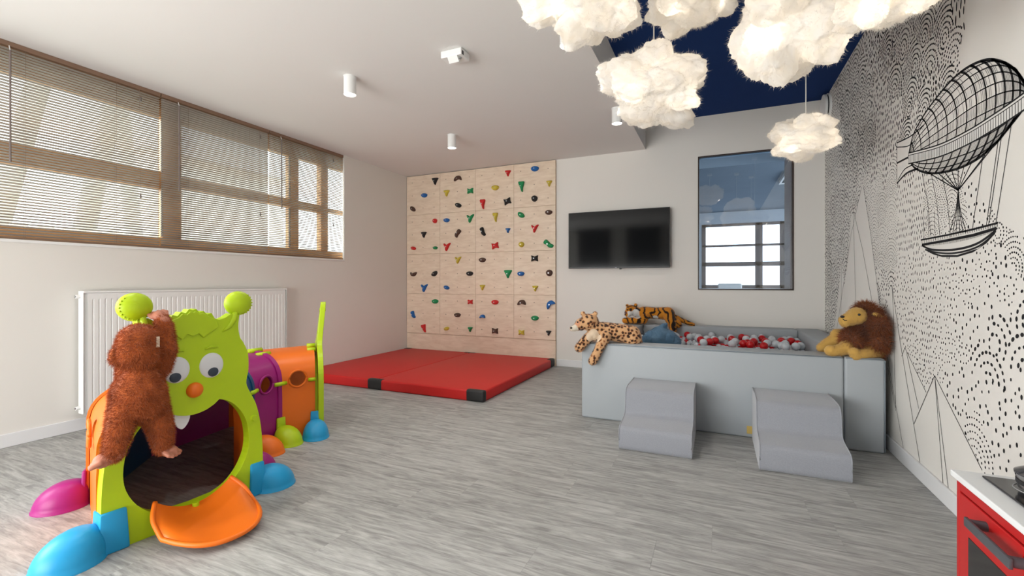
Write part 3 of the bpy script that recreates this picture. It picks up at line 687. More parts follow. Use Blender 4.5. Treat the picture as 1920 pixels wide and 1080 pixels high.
# ================================================================= TELEVISION
M_screen = mat('black glossy screen', (.004, .005, .006), .08, spec=.3)
tx0, tx1, tz0, tz1, ty = -1.775, -.513, 1.302, 2.03, YB - .09
tv = thing('television', 'black flat television mounted on the white back wall', 'television', ((tx0 + tx1) / 2, YB, tz0))
bm = BM(); box(bm, tx0, tx1, ty - .0, ty + .03, tz0, tz1, .003); build('body', bm, M_black, tv)
bm = BM(); box(bm, tx0 + .007, tx1 - .007, ty - .002, ty + .004, tz0 + .016, tz1 - .007); build('screen', bm, M_screen, tv)
bm = BM(); box(bm, tx0 + .25, tx1 - .25, ty + .03, ty + .055, tz0 + .06, tz1 - .2, .01); build('rear_housing', bm, M_black, tv)
bm = BM(); box(bm, tx0 + .45, tx1 - .45, ty + .05, YB, tz0 + .15, tz1 - .25); build('wall_mount', bm, M_black, tv)
xm = (tx0 + tx1) / 2
bm = BM(); box(bm, xm + .03, xm + .055, ty - .003, ty + .02, tz0 - .016, tz0 + .001, .003); build('infrared_sensor', bm, M_black, tv)
bm = BM(); box(bm, xm - .025, xm + .0, ty - .003, ty + .002, tz0 + .004, tz0 + .011); build('logo', bm, mat('grey logo', srgb(120, 122, 125), .4), tv)
# ================================================================= CATERPILLAR TUNNEL
def plastic(n, c): return mat(n, c, .42, noise_amt=.02, spec=.4)
P_green = plastic('lime plastic', srgb(174, 202, 20)); P_orange = plastic('orange plastic', srgb(232, 112, 22)); P_purple = plastic('magenta plastic', srgb(150, 22, 112)); P_blue = plastic('blue plastic', srgb(30, 150, 202))
P_white = plastic('white eye plastic', srgb(214, 216, 218)); P_pupil = plastic('slate pupil plastic', srgb(52, 62, 76)); P_navy = plastic('dark blue plastic', srgb(16, 74, 118))
ct = thing('caterpillar_tunnel', 'colourful plastic caterpillar play tunnel with lime green face', 'play tunnel', (HA.x, HA.y + .3, 0))
SC = .26
def FP(s, z, d): return HA + HU * s + Vector((0, 0, z)) + HN * d
def mirror_loop(right):              # right half from bottom centre to top centre -> whole loop
    return right + [(2 * SC - s, z) for s, z in reversed(right) if abs(s - SC) > 1e-4]
def c2(pts, n=4): return [(v.x, v.y) for v in catmull([(a, b_, 0) for a, b_ in pts], n)]
body = c2([face_sz(*p) for p in ((493, 862), (492, 830), (488, 790), (480, 757), (470, 737), (462, 718), (466, 692), (465, 663), (457, 643), (450, 632), (447, 612), (449, 590))], 4)
top = [face_sz(*p) for p in ((434, 588), (422, 596), (411, 600), (403, 597))] + [(SC + .082, .972), (SC + .062, .966), (SC + .048, .984), (SC + .028, .978), (SC + .015, .996), (SC, .99)]
right = [(SC, 0), (.595, 0)] + body + top
op_r = [(SC, .075)] + c2([(.36, .08), (.42, .105), (.475, .16), (.512, .235), (.522, .31), (.512, .39), (.488, .45), (.452, .50), (.415, .53), (.378, .545)], 3) + c2([(.355, .525), (.32, .507), (.285, .498)], 3)[0:] + [(SC, .496)]
bm = BM(); prism(bm, mirror_loop(right), FP, 0, -.055, [mirror_loop(op_r)])
fp = bevel_mod(build('face_panel', bm, P_green, ct), .006, 2, 50)
hair = c2([face_sz(*p) for p in ((403, 598), (407, 606), (408, 613))], 2) + [face_sz(*p) for p in ((398, 620), (393, 623), (381, 633), (372, 625))] + [(SC, .865)]
hair_loop = mirror_loop([(SC, .868)] + list(reversed(hair[:-1])) + [(SC + .06, .960), (SC + .045, .976), (SC + .026, .971), (SC + .012, .985), (SC, .98)])
bm = BM(); prism(bm, hair_loop, FP, .009, -.002); bevel_mod(build('hair_tuft', bm, P_green, ct), .003, 2)
RF = Matrix((( HU.x, HN.x, 0, 0), (HU.y, HN.y, 0, 0), (0, 0, 1, 0), (0, 0, 0, 1)))     # columns: along face, out of face, up
for sg in (1, -1):
    s0 = SC + sg * .216
    bm = BM(); ball(bm, FP(s0, 1.014, -.02), 1, (.066, .042, .062), 28, 16, RF); ab = build('antenna_ball', bm, P_green, ct, smooth=True)
    bm = BM()
    for k in range(10):
        t_ = -1.2 - k * .25 if sg < 0 else 1.2 + PI + k * .25 
        t_ = PI * (.75 + k * .085) if sg < 0 else PI * (1.5 + k * .085)
        ball(bm, FP(s0 + .06 * math.cos(t_), 1.014 + .056 * math.sin(t_), .0), .004, u=8, v=6)
    build('scallop_trim', bm, P_green, ab, smooth=True)
    bm = BM(); tube(bm, [FP(SC + sg * .13, .875, -.006), FP(SC + sg * .165, .90, .0), FP(SC + sg * .188, .935, .001), FP(SC + sg * .197, .985, -.008)], [.006, .012, .013, .014], 12); build('antenna_stem', bm, P_green, ct, smooth=True)
    se = SC + .008 + sg * .074
    bm = BM(); ball(bm, FP(se, .718, -.002), 1, (.055, .013, .061), 28, 14, RF); eye = build('eye', bm, P_white, ct, smooth=True); eye['label'] = 'white oval eye'
    bm = BM(); ball(bm, FP(se + (.004 if sg > 0 else -.008), .686, .0085), 1, (.024, .006, .023), 20, 10, RF); build('pupil', bm, P_pupil, eye, smooth=True)
    bm = BM(); tube(bm, [FP(se + x_, .80 + z_, .002) for x_, z_ in ((-.03, 0), (-.005, .008), (.03, .002))], [.004, .007, .003], 8); build('eyebrow', bm, P_green, ct, smooth=True)
    bm = BM(); cyl(bm, FP(SC + sg * .287, .41, -.002), FP(SC + sg * .287, .41, .010), .018, .014, 20); build('rivet', bm, P_green, ct, smooth=True, angle=40)
bm = BM(); ball(bm, FP(SC + .008, .612, 0), .036, (1, .9, 1), 24, 14, RF); build('nose', bm, P_orange, ct, smooth=True)
bm = BM(); prism(bm, c2([(.193, .515), (.193, .48), (.205, .45), (.222, .436), (.24, .45), (.254, .48), (.256, .515)], 3), FP, -.012, -.03); bevel_mod(build('tooth', bm, P_white, ct), .004)
# tongue: curved scoop resting on the floor
bm = BM(); NA, NB = 20, 14; g0, g1 = [], []
for j in range(NB + 1):
    b_ = j / NB; r0, r1 = [], []
    for i in range(NA + 1):
        a = -1 + 2 * i / NA
        d_ = .012 + b_ * (.33 * math.sqrt(max(0, 1 - (abs(a) * .94) ** 2.6)) + .035)
        s_ = SC + .005 + a * (.158 + .035 * math.sin(PI * min(b_ * .9, .5)))
        z_ = .014 + .055 * (1 - b_) ** 1.4 + .068 * a * a * (1 - .75 * b_) + .006 * b_
        r0.append(bm.verts.new(FP(s_, z_ + .012, d_))); r1.append(bm.verts.new(FP(s_, z_, d_)))
    g0.append(r0); g1.append(r1)
for j in range(NB):
    for i in range(NA):
        bm.faces.new((g0[j][i], g0[j][i + 1], g0[j + 1][i + 1], g0[j + 1][i])); bm.faces.new((g1[j][i], g1[j + 1][i], g1[j + 1][i + 1], g1[j][i + 1]))
rim = [(g0[0][i], g1[0][i]) for i in range(NA + 1)] + [(g0[j][NA], g1[j][NA]) for j in range(1, NB + 1)] + [(g0[NB][i], g1[NB][i]) for i in range(NA - 1, -1, -1)] + [(g0[j][0], g1[j][0]) for j in range(NB - 1, 0, -1)]
for (a, b_), (c_, d_) in zip(rim, rim[1:] + rim[:1]): bm.faces.new((a, b_, d_, c_))
edge_pts = [g0[j][0].co.copy() for j in range(NB + 1)] + [g0[NB][i].co.copy() for i in range(1, NA + 1)] + [g0[j][NA].co.copy() for j in range(NB - 1, -1, -1)]
tg = build('tongue', bm, P_orange, ct, smooth=True, angle=50)
bm = BM(); tube(bm, edge_pts, .010, 8); build('tongue_rim', bm, P_orange, tg, smooth=True)
bm = BM(); cyl(bm, FP(SC + .0, .075, .03), FP(SC + .0, .092, .03), .014, n=14); build('tongue_button', bm, P_green, tg, smooth=True, angle=40)
# junctions: inner ground point and heading
Wd = .674
HD = [math.radians(a) for a in (172.4, 145, 118, 85, 50)]
I = [Vector((-2.213, 1.668, 0)) - HN * .05]
for k, Lc in enumerate((.30, .33, .24, .24)):
    m_ = (HD[k] + HD[k + 1]) / 2; I.append(I[-1] + Vector((math.cos(m_), math.sin(m_), 0)) * Lc)
OUT = [Vector((math.cos(a + PI / 2), math.sin(a + PI / 2), 0)) for a in HD]; FWD = [Vector((math.cos(a), math.sin(a), 0)) for a in HD]
def prof(n, inset):                  # arch profile (w, z) from inner foot over the top to outer foot
    P = [(inset, 0), (inset, .15), (inset, .3), (inset + .004, .38)]
    R0 = Wd / 2 - inset; zc, hz = .40, .22 - inset
    for i in range(n + 1):
        t_ = PI * i / n; P.append((Wd / 2 - R0 * math.copysign(abs(math.cos(t_)) ** .75, math.cos(t_)), zc + hz * math.sin(t_) ** .85))
    P += [(Wd - inset - .004, .38), (Wd - inset, .3), (Wd - inset, .15), (Wd - inset, 0)]
    return P
NPF = 24
def section(k, side, m, hole):
    o_, i_ = prof(NPF, .012), prof(NPF, .034); h = len(o_) // 2
    sl = slice(0, h + 1) if side == 'inner' else slice(h, len(o_))
    o_, i_ = o_[sl], i_[sl]; NS = 8; bm = BM(); G = []
    for q_ in range(NS + 1):
        t_ = q_ / NS
        base = I[k].lerp(I[k + 1], t_); od = (OUT[k].lerp(OUT[k + 1], t_)); od = od.normalized()
        ob = (I[k] + OUT[k] * Wd).lerp(I[k + 1] + OUT[k + 1] * Wd, t_)
        bul = 4 * t_ * (1 - t_); od = (ob - base) / Wd
        rib = .012 if q_ in (0, NS) else 0
        f_ = lambda w, z: base + od * w + Vector((0, 0, z))
        A = [bm.verts.new(f_(w + (-.012 * bul * 0), z)) for w, z in o_]; B = [bm.verts.new(f_(w, z)) for w, z in i_]
        G.append((A, B))
    n = len(o_)
    for (A, B), (C, D) in zip(G, G[1:]):
        for j in range(n - 1): bm.faces.new((A[j], A[j + 1], C[j + 1], C[j])); bm.faces.new((B[j], D[j], D[j + 1], B[j + 1]))
        bm.faces.new((A[0], C[0], D[0], B[0])); bm.faces.new((A[-1], B[-1], D[-1], C[-1]))
    for (A, B), fl in ((G[0], 0), (G[-1], 1)):
        for j in range(n - 1): bm.faces.new((A[j], B[j], B[j + 1], A[j + 1]))
    o = build('tunnel_' + side + '_shell', bm, m, ct)
    if hole:
        mid = (I[k] + I[k + 1]) / 2; od = (OUT[k] + OUT[k + 1]).normalized()
        if side == 'outer': mid = mid + od * Wd * .99; od = -od
        c = mid + Vector((0, 0, .425)); R_ = .058
        cb = BM(); cyl(cb, c - od * .06, c + od * .09, R_, n=36); co = build('cutter', cb, None)
        md = o.modifiers.new('hole', 'BOOLEAN'); md.object = co; md.operation = 'DIFFERENCE'; md.solver = 'EXACT'
        bpy.context.view_layer.update(); dg = bpy.context.evaluated_depsgraph_get()
        me = bpy.data.meshes.new_from_object(o.evaluated_get(dg)); o.modifiers.clear(); o.data = me; bpy.data.objects.remove(co)
        bm = BM(); side_v = od.cross(Vector((0, 0, 1))); pts = [c + od * .012 + (side_v * math.cos(t_) + Vector((0, 0, 1)) * math.sin(t_)) * (R_ + .002) for t_ in [2 * PI * q_ / 32 for q_ in range(33)]]
        tube(bm, pts, .008, 8); build('porthole_rim', bm, m, o, smooth=True)
    o.data.polygons.foreach_set('use_smooth', [True] * len(o.data.polygons)); o.data.set_sharp_from_angle(angle=math.radians(35))
    return o
for k, m in enumerate((P_orange, P_navy, P_purple, P_orange)):
    section(k, 'inner', m, k >= 2); section(k, 'outer', m, k in (0, 3))
# raised moulding down each inner shell and lime clips over the joints
def on_shell(k, w, z, inset=.0): return I[k] + OUT[k] * w + Vector((0, 0, z))
for k in (1, 2, 3, 4):
    bm = BM(); f_ = FWD[k]; c = on_shell(k, .004, .405)
    pts = [c - f_ * .045, c + f_ * .045 if k < 4 else c + f_ * .0]; tube(bm, [pts[0], pts[0].lerp(pts[1], .5) - OUT[k] * .006, pts[1]], .014, 10); build('joint_clip', bm, P_green, ct, smooth=True)
    bm = BM(); c = on_shell(k, .20, .598); e = FWD[k] * .05
    q_ = [c - e, c + e * (.2 if k == 4 else 1)]
    tube(bm, [q_[0] + OUT[k] * .0, q_[1]], .018, 8); tube(bm, [on_shell(k, .30, .618) - e, on_shell(k, .30, .618) + e * (.2 if k == 4 else 1)], .018, 8); build('joint_clip', bm, P_green, ct, smooth=True)
# joint arches
for k in (1, 2, 3):
    o_, i_ = prof(NPF, .0), prof(NPF, .012); bm = BM(); rows = []
    for e in (-.014, .014):
        b0 = I[k] + FWD[k] * e
        rows.append([[bm.verts.new(b0 + OUT[k] * w + Vector((0, 0, z))) for w, z in P_] for P_ in (o_, i_)])
    n = len(o_)
    for j in range(n - 1):
        for r_ in (rows[0], rows[1]): bm.faces.new((r_[0][j], r_[0][j + 1], r_[1][j + 1], r_[1][j]))
        for q_ in (0, 1): bm.faces.new((rows[0][q_][j], rows[0][q_][j + 1], rows[1][q_][j + 1], rows[1][q_][j]))
    build('joint_arch', bm, (None, P_orange, P_navy, P_purple)[k], ct, smooth=True, angle=40)
# feet: sleeve on the joint plus a domed shoe with a rim
def foot(p, out, fwd, m, big=1.0, sleeve=True, thick=.085, sm=None, hs=.17, inn=-.062):
    out = out.normalized(); R_ = Matrix(((fwd.x, out.x, 0, 0), (fwd.y, out.y, 0, 0), (0, 0, 1, 0), (0, 0, 0, 1)))
    if sleeve:
        bm = BM(); box(bm, -thick / 2, thick / 2, inn, .02, 0, hs, .008, 2)
        for v in bm.verts: 
            if v.co.z > .1: v.co.y = v.co.y * .85 - .004; v.co.x *= .92
        bmesh.ops.transform(bm, matrix=Matrix.Translation(p) @ R_, verts=bm.verts); sl = build('foot_sleeve', bm, sm or m, ct, smooth=True, angle=40)
    bm = BM(); rx_, ry_, rz_ = .10 * big, .115 * big, .135 * big; NU_, NV_ = 28, 9; rows = []
    prf = [(1.04, 0), (1.04, .05), (1.0, .07)] + [(math.cos(t_) ** .8, .07 + .93 * math.sin(t_)) for t_ in [PI / 2 * q_ / NV_ for q_ in range(1, NV_)]]
    for r_, z_ in prf:
        rows.append([bm.verts.new((rx_ * r_ * math.cos(a), .098 * big + ry_ * r_ * math.sin(a) - .035 * big * z_ * z_, rz_ * z_)) for a in [2 * PI * q_ / NU_ for q_ in range(NU_)]])
    for a, b_ in zip(rows, rows[1:]):
        for q_ in range(NU_): bm.faces.new((a[q_], a[(q_ + 1) % NU_], b_[(q_ + 1) % NU_], b_[q_]))
    bm.faces.new(rows[-1]); bm.faces.new(rows[0][::-1])
    bmesh.ops.transform(bm, matrix=Matrix.Translation(p) @ R_, verts=bm.verts)
    build('foot_shoe', bm, m, ct, smooth=True, angle=60)
hm_ = -.028
foot(FP(.585, 0, hm_), HU, HN, P_blue, .92); foot(FP(-.068, 0, hm_), -HU, HN, P_blue, 1.0, thick=.095, inn=-.085)
for k, m, sm in ((1, P_purple, P_purple), (2, P_orange, P_orange), (3, P_green, P_green), (4, P_blue, P_blue)):
    foot(I[k] + OUT[k] * .0, -OUT[k], FWD[k], m, .88, sm=sm, inn=.0, thick=.07)
    foot(I[k] + OUT[k] * Wd, OUT[k], FWD[k], m, .95, sm=sm, inn=.0, thick=.07)
# tail panel
def TP(w, z, d): return I[4] + OUT[4] * w + Vector((0, 0, z)) + FWD[4] * (.02 + d + max(0, z - .62) * .10)
arch = c2([(-.015, 0), (-.015, .2), (-.013, .40), (.02, .5), (.09, .58), (.19, .63), (.235, .68), (.25, .76), (.262, .85), (.285, .93), (.315, .965), (.345, .94), (.365, .86), (.385, .76), (.42, .68), (.50, .62), (.60, .57), (.66, .48), (.688, .38), (.69, .2), (.69, 0)], 3)
hole = [(.09, .0), (.09, .34), (.12, .43), (.2, .51), (.337, .54), (.47, .51), (.55, .43), (.585, .34), (.585, .0)]
bm = BM(); prism(bm, [arch[0], (.09, 0)] + hole[1:-1] + [(.585, 0), arch[-1]] + arch[-2:0:-1], TP, 0, .038); tp = bevel_mod(build('tail_panel', bm, P_green, ct), .008, 2, 50)
for z_ in (.72, .9):
    bm = BM(); cyl(bm, TP(.31, z_, -.004), TP(.31, z_, .042), .012, n=12); build('tail_rivet', bm, P_green, tp, smooth=True, angle=40)

# ================================================================= PLUSH TOYS: shared tools
M_plush = attr_mat('short plush'); M_fur = attr_mat('long fur', .8, .2)
M_bead = mat('black bead eye', (.01, .01, .012), .1); M_skin = mat('pink brown vinyl skin', srgb(176, 112, 88), .6)
_b = BM(); bmesh.ops.create_icosphere(_b, subdivisions=2, radius=1); USV = np.array([v.co[:] for v in _b.verts]); USF = np.array([[v.index for v in f_.verts] for f_ in _b.faces]); _b.free()
TMPS = bpy.data.scenes.new('tmp'); TMP = TMPS.collection
def blob_mesh(parts, voxel=.008, it=3):
    """tapered capsules melted into one continuous surface"""
    VV, FF, k0 = [], [], 0
    for a in parts:
        if len(a) == 2: p0, r0 = a; p1, r1 = p0, r0
        else: p0, r0, p1, r1 = a
        p0, p1 = Vector(p0), Vector(p1); n = max(1, int((p1 - p0).length / (min(r0, r1) * .45)) + 1) if (p1 - p0).length > 1e-6 else 0
        for i in range(n + 1):
            t_ = i / n if n else 0; VV.append(USV * (r0 + (r1 - r0) * t_) + np.array(p0.lerp(p1, t_))); FF.append(USF + k0); k0 += len(USV)
    me = bpy.data.meshes.new('b'); me.from_pydata(np.concatenate(VV).tolist(), [], np.concatenate(FF).tolist()); o = bpy.data.objects.new('b', me); TMP.objects.link(o)
    r = o.modifiers.new('r', 'REMESH'); r.mode = 'VOXEL'; r.voxel_size = voxel
    s_ = o.modifiers.new('s', 'SMOOTH'); s_.factor = .5; s_.iterations = it
    with bpy.context.temp_override(scene=TMPS, view_layer=TMPS.view_layers[0]):
        dg = bpy.context.evaluated_depsgraph_get()
    dg.update(); m2 = bpy.data.meshes.new_from_object(o.evaluated_get(dg)); bpy.data.objects.remove(o); m2.polygons.foreach_set('use_smooth', [True] * len(m2.polygons)); return m2
def verts_of(me): a = np.empty(len(me.vertices) * 3, np.float32); me.vertices.foreach_get('co', a); return a.reshape(-1, 3)
def plush(name, parts, colfn, parent, voxel=.008, it=3, m=None):
    me = blob_mesh(parts, voxel, it); V_ = verts_of(me); set_cols(me, np.array([colfn(v) for v in V_]))
    return mesh_obj(name, me, m or M_plush, parent)
def fur(name, src, n, length, width, colfn, parent, droop=.3, mess=.5, where=None, seed=1, comb=None):
    me = src.data; R_ = np.random.default_rng(seed); me.calc_loop_triangles()
    V_ = verts_of(me); T_ = np.empty(len(me.loop_triangles) * 3, np.int32); me.loop_triangles.foreach_get('vertices', T_); T_ = T_.reshape(-1, 3)
    A, B, C = V_[T_[:, 0]], V_[T_[:, 1]], V_[T_[:, 2]]; N = np.cross(B - A, C - A); ar = np.linalg.norm(N, axis=1); N = N / np.maximum(ar[:, None], 1e-12)
    k = R_.choice(len(T_), n, p=ar / ar.sum()); u, v = R_.random(n), R_.random(n); f_ = u + v > 1; u[f_], v[f_] = 1 - u[f_], 1 - v[f_]
    P = A[k] + (B[k] - A[k]) * u[:, None] + (C[k] - A[k]) * v[:, None]; Nn = N[k]
    if where is not None:
        w_ = np.array([where(p) for p in P], bool); P, Nn = P[w_], Nn[w_]; n = len(P)
    D = Nn + R_.normal(size=(n, 3)) * mess; D[:, 2] -= droop
    if comb is not None: D += np.array(comb)
    D /= np.linalg.norm(D, axis=1)[:, None]
    L_ = length * R_.uniform(.6, 1.25, n)[:, None]; sd = np.cross(D, R_.normal(size=(n, 3))); sd /= np.linalg.norm(sd, axis=1)[:, None]; sd *= width
    tip = P + D * L_; tip[:, 2] -= (L_[:, 0] * droop * .5); base = P - Nn * .003
    VV = np.stack([base - sd, base + sd, tip], 1).reshape(-1, 3); FF = np.arange(3 * n).reshape(-1, 3)
    col = np.array([colfn(p) for p in P]) * R_.uniform(.75, 1.2, (n, 1)); cc = np.repeat(col, 3, 0)
    mm = bpy.data.meshes.new(name); mm.vertices.add(3 * n); mm.vertices.foreach_set('co', VV.astype(np.float32).ravel())
    mm.loops.add(3 * n); mm.loops.foreach_set('vertex_index', FF.ravel().astype(np.int32)); mm.polygons.add(n); mm.polygons.foreach_set('loop_start', np.arange(0, 3 * n, 3, dtype=np.int32)); mm.update(); mm.validate()
    set_cols(mm, np.clip(cc, 0, 1)); o = mesh_obj(name, mm, M_fur, parent); o['kind'] = 'stuff'; return o

# ================================================================= MONKEY hugging the caterpillar's face
mk = thing('plush_monkey', 'shaggy brown plush monkey clinging to the caterpillar face, seen from behind', 'plush toy', tuple(onface(262, 780, .10)))
B1, B2 = np.array(srgb(188, 98, 46)), np.array(srgb(140, 66, 28))
def mcol(p): 
    k = .5 + .5 * noise.noise(Vector(p) * 22); return B2 * (1 - k) + B1 * k
f = onface
parts = [(f(258, 650, .095), .076), (f(260, 640, .095), .074), (f(247, 662, .095), .062), (f(268, 664, .10), .062), (f(263, 712, .08), .072, f(260, 737, .08), .097), (f(256, 752, .08), .090, f(268, 755, .08), .088),
    (f(297, 690, .07), .045, f(309, 655, .08), .044), (f(309, 655, .08), .044, f(307, 612, .055), .034), (f(307, 612, .055), .034, f(305, 600, .045), .028),
    (f(238, 700, .04), .038, f(238, 650, .035), .026),
    (f(234, 768, .09), .056, f(222, 812, .10), .046), (f(222, 812, .10), .046, f(212, 850, .085), .036),
    (f(288, 765, .09), .056, f(302, 805, .10), .045), (f(302, 805, .10), .045, f(306, 836, .085), .034)]
mb = plush('body', parts, mcol, mk, .007, 2)
fur('fur', mb, 46000, .015, .0009, mcol, mk, .35, .55, seed=2)
bm = BM(); ball(bm, f(219, 668, .09), .034, (.5, .75, 1.1), 14, 10); er = build('ear', bm, M_plush, mk, smooth=True); set_cols(er.data, np.array([B1 * .9] * len(er.data.vertices)))
fur('ear_fur', er, 1500, .014, .001, mcol, mk, .3, .5, seed=3)
def limb_end(nm, base, tip, up, r, n=4):
    base, tip = Vector(base), Vector(tip); d = tip - base; s_ = d.normalized().cross(up).normalized()
    ps = [(base - d * .3, r * .95, base + d * .45, r)]
    for i in range(n):
        o_ = s_ * (i - (n - 1) / 2) * r * .62; ps.append((base + d * .45 + o_, r * .42, base + d * (.95 - .07 * abs(i - 1.2)) + o_ * 1.25 , r * .33))
    ps.append((base + d * .15 + s_ * r * .9, r * .4, base + d * .6 + s_ * r * 1.5, r * .32))
    me = blob_mesh(ps, .0045, 2); return mesh_obj(nm, me, M_skin, mk)
limb_end('hand', f(304, 598, .045), f(290, 584, .0), HN, .024)
limb_end('foot', f(208, 856, .085), f(168, 876, .06), Vector((0, 0, 1)), .03)
limb_end('foot', f(309, 842, .085), f(335, 852, .12), Vector((0, 0, 1)), .028)
bm = BM(); box(bm, -.006, .006, -.002, .002, -.022, .022, .001); bmesh.ops.transform(bm, matrix=Matrix.Translation(f(296, 641, .155)) @ RF, verts=bm.verts); build('care_tag', bm, mat('cream tag', srgb(225, 205, 180), .8), mk)
# ================================================================= BALL PIT
M_vinyl = mat('grey blue vinyl', srgb(163, 169, 173), .5, noise_amt=.03, noise_scale=3, bump=.05, bump_scale=3, spec=.35)
M_seam = mat('grey seam', srgb(128, 138, 146), .6)
QX0, QX1, QY0, QY1, QZ, QT = -1.03, 1.005, 3.705, YB - .02, .622, .225
bp = thing('ball_pit', 'grey vinyl foam ball pit in the corner by the mural', 'ball pit', ((QX0 + QX1) / 2, (QY0 + QY1) / 2, 0))
def cushion(nm, x0, x1, y0, y1, z0, z1, bev=.018):
    bm = BM(); box(bm, x0, x1, y0, y1, z0, z1, bev, 4)
    return build(nm, bm, M_vinyl, bp, smooth=True, angle=60)
fr = cushion('front_wall', QX0, QX1 - QT, QY0, QY0 + QT, 0, QZ); rt = cushion('side_wall', QX1 - QT + .001, QX1, QY0, QY1, 0, QZ)
cushion('side_wall', QX0, QX0 + QT, QY0 + QT + .001, QY1, 0, QZ); bk = cushion('back_wall', QX0 + QT + .001, QX1 - QT, QY1 - QT, QY1, 0, QZ)
fl = cushion('floor_cushion', QX0 + QT + .001, QX1 - QT, QY0 + QT + .001, QY1 - QT - .001, 0, .43, .01)
def piping(par, pts):
    bm = BM(); tube(bm, pts, .004, 6); build('piping', bm, M_seam, par, smooth=True)
piping(fr, [(QX0 + .012, QY0 - .001, QZ - .006), (QX1 - QT - .01, QY0 - .001, QZ - .006)]); piping(rt, [(QX1 - QT + .01, QY0 - .001, QZ - .006), (QX1 - .01, QY0 - .001, QZ - .006)]); piping(rt, [(QX1 - .006, QY0 - .001, .012), (QX1 - .006, QY0 - .001, QZ - .012)])
tg_ = onz(1397, 812, 0)
bm = BM(); box(bm, .198, .242, QY0 - .004, QY0 + .002, .03, .085, .001); build('maker_tag', bm, mat('mustard tag', srgb(196, 168, 92), .8), fr)
# balls
BR = .037
M_bg = mat('pale grey ball', srgb(198, 205, 211), .3, spec=.5); M_br = mat('red ball', srgb(190, 16, 24), .28, spec=.5)
bm = BM(); ball(bm, (0, 0, 0), BR, u=20, v=12); bmesh.ops.recalc_face_normals(bm, faces=bm.faces); me_g = bpy.data.meshes.new('pit_ball'); bm.to_mesh(me_g); bm.free(); me_g.polygons.foreach_set('use_smooth', [True] * len(me_g.polygons)); me_r = me_g.copy(); me_g.materials.append(M_bg); me_r.materials.append(M_br)
br = random.Random(5); placed = []
bx0, bx1, by0, by1 = QX0 + QT + BR + .004, QX1 - QT - BR - .003, QY0 + QT + BR + .004, QY1 - QT - BR - .004
row = 0; y = by1
while y > by0:
    x = bx0 + (BR if row % 2 else 0)
    while x < bx1 + .001:
        placed.append([x + br.uniform(-.003, .003), y, .432 + BR]); x += BR * 2.1
    y -= BR * 1.86; row += 1
def pz(x, y):
    z = .43 + BR
    for q_ in placed:
        d2 = (x - q_[0]) ** 2 + (y - q_[1]) ** 2
        if d2 < (2.02 * BR) ** 2: z = max(z, q_[2] + math.sqrt((2.02 * BR) ** 2 - d2))
    return z
def blue_zone(x, y): return (x + .42) ** 2 + (y - 4.92) ** 2 < .285 ** 2
second = []
for _ in range(1500):
    x, y = br.uniform(bx0, bx1), br.uniform(4.82, by1)
    heap = .75 * math.exp(-((x - .45) / .28) ** 2) + .4 * math.exp(-((x + .2) / .18) ** 2)
    if br.random() > heap + .08: continue
    z = pz(x, y)
    if z > .432 + BR * 2.75 or z < .47 + BR * .4: continue
    if any((x - q_[0]) ** 2 + (y - q_[1]) ** 2 + (z - q_[2]) ** 2 < (1.98 * BR) ** 2 for q_ in second): continue
    second.append([x, y, z])
    if len(second) > 75: break
vis = [q_ for q_ in placed if q_[1] > 4.72] + second
vis = [q_ for q_ in vis if not blue_zone(q_[0], q_[1])]
hid = [q_ for q_ in placed if q_[1] <= 4.72]
for q_ in vis:
    red = br.random() < .36
    o = mesh_obj('pit_ball', me_r if red else me_g, None, None, q_)
    tag(o, 'glossy red plastic ball lying in the ball pit' if red else 'pale grey plastic ball lying in the ball pit', 'ball', 'red balls in the ball pit' if red else 'grey balls in the ball pit')
bm = BM(); 
for q_ in hid:
    k_ = 1 if br.random() < .34 else 0
    for v in ball(bm, (q_[0] + br.uniform(-.002, .002), q_[1] + br.uniform(-.002, .002), q_[2] + br.uniform(0, .008)), BR, u=12, v=8):
        for f_ in v.link_faces: f_.material_index = k_
bf = build('ball_fill', bm, M_bg, smooth=True); bf.data.materials.append(M_br)
tag(bf, 'grey and red balls lying low, close behind the front wall of the ball pit', 'balls', kind='stuff')

# ================================================================= FOAM STEPS
M_velvet = fabric_mat('grey velour', srgb(146, 149, 156), 160, .12)
def foam_step(x0, x1, y0, y1, label, lift=0):
    D = y1 - y0
    P = [(0, .012), (0, .115), (.012, .142), (.04, .155), (.16, .172), (.205, .186), (.225, .215), (.24, .30), (.252, .335), (.28, .355), (.34, .365), (D, .365), (D, .012), (D - .012, 0), (.012, 0)]
    pr = [(v.x, v.y) for v in catmull([(a, b_, 0) for a, b_ in P[:11]], 4)] + P[11:]
    t = thing('foam_step', label, 'foam step', ((x0 + x1) / 2, (y0 + y1) / 2, 0), 'grey foam steps by the ball pit')
    bm = BM(); prism(bm, pr, lambda a, b_, d: (d, y0 + a, b_), x0, x1); o = bevel_mod(build('cover', bm, M_velvet, t), .012, 3, 60); o.data.polygons.foreach_set('use_smooth', [True] * len(o.data.polygons)); o.data.set_sharp_from_angle(angle=math.radians(50))
    for xx in (x0, x1):
        bm = BM(); tube(bm, [(xx + (.003 if xx == x0 else -.003), y0 + a, b_) for a, b_ in pr[2:-3]], .0035, 6); build('edge_piping', bm, M_velvet, t, smooth=True)
foam_step(-.603, -.143, 3.095, QY0 - .006, 'grey velour foam step standing nearest the red mat'); foam_step(.232, .690, 3.09, QY0 - .006, 'grey velour foam step standing nearest the mural wall')

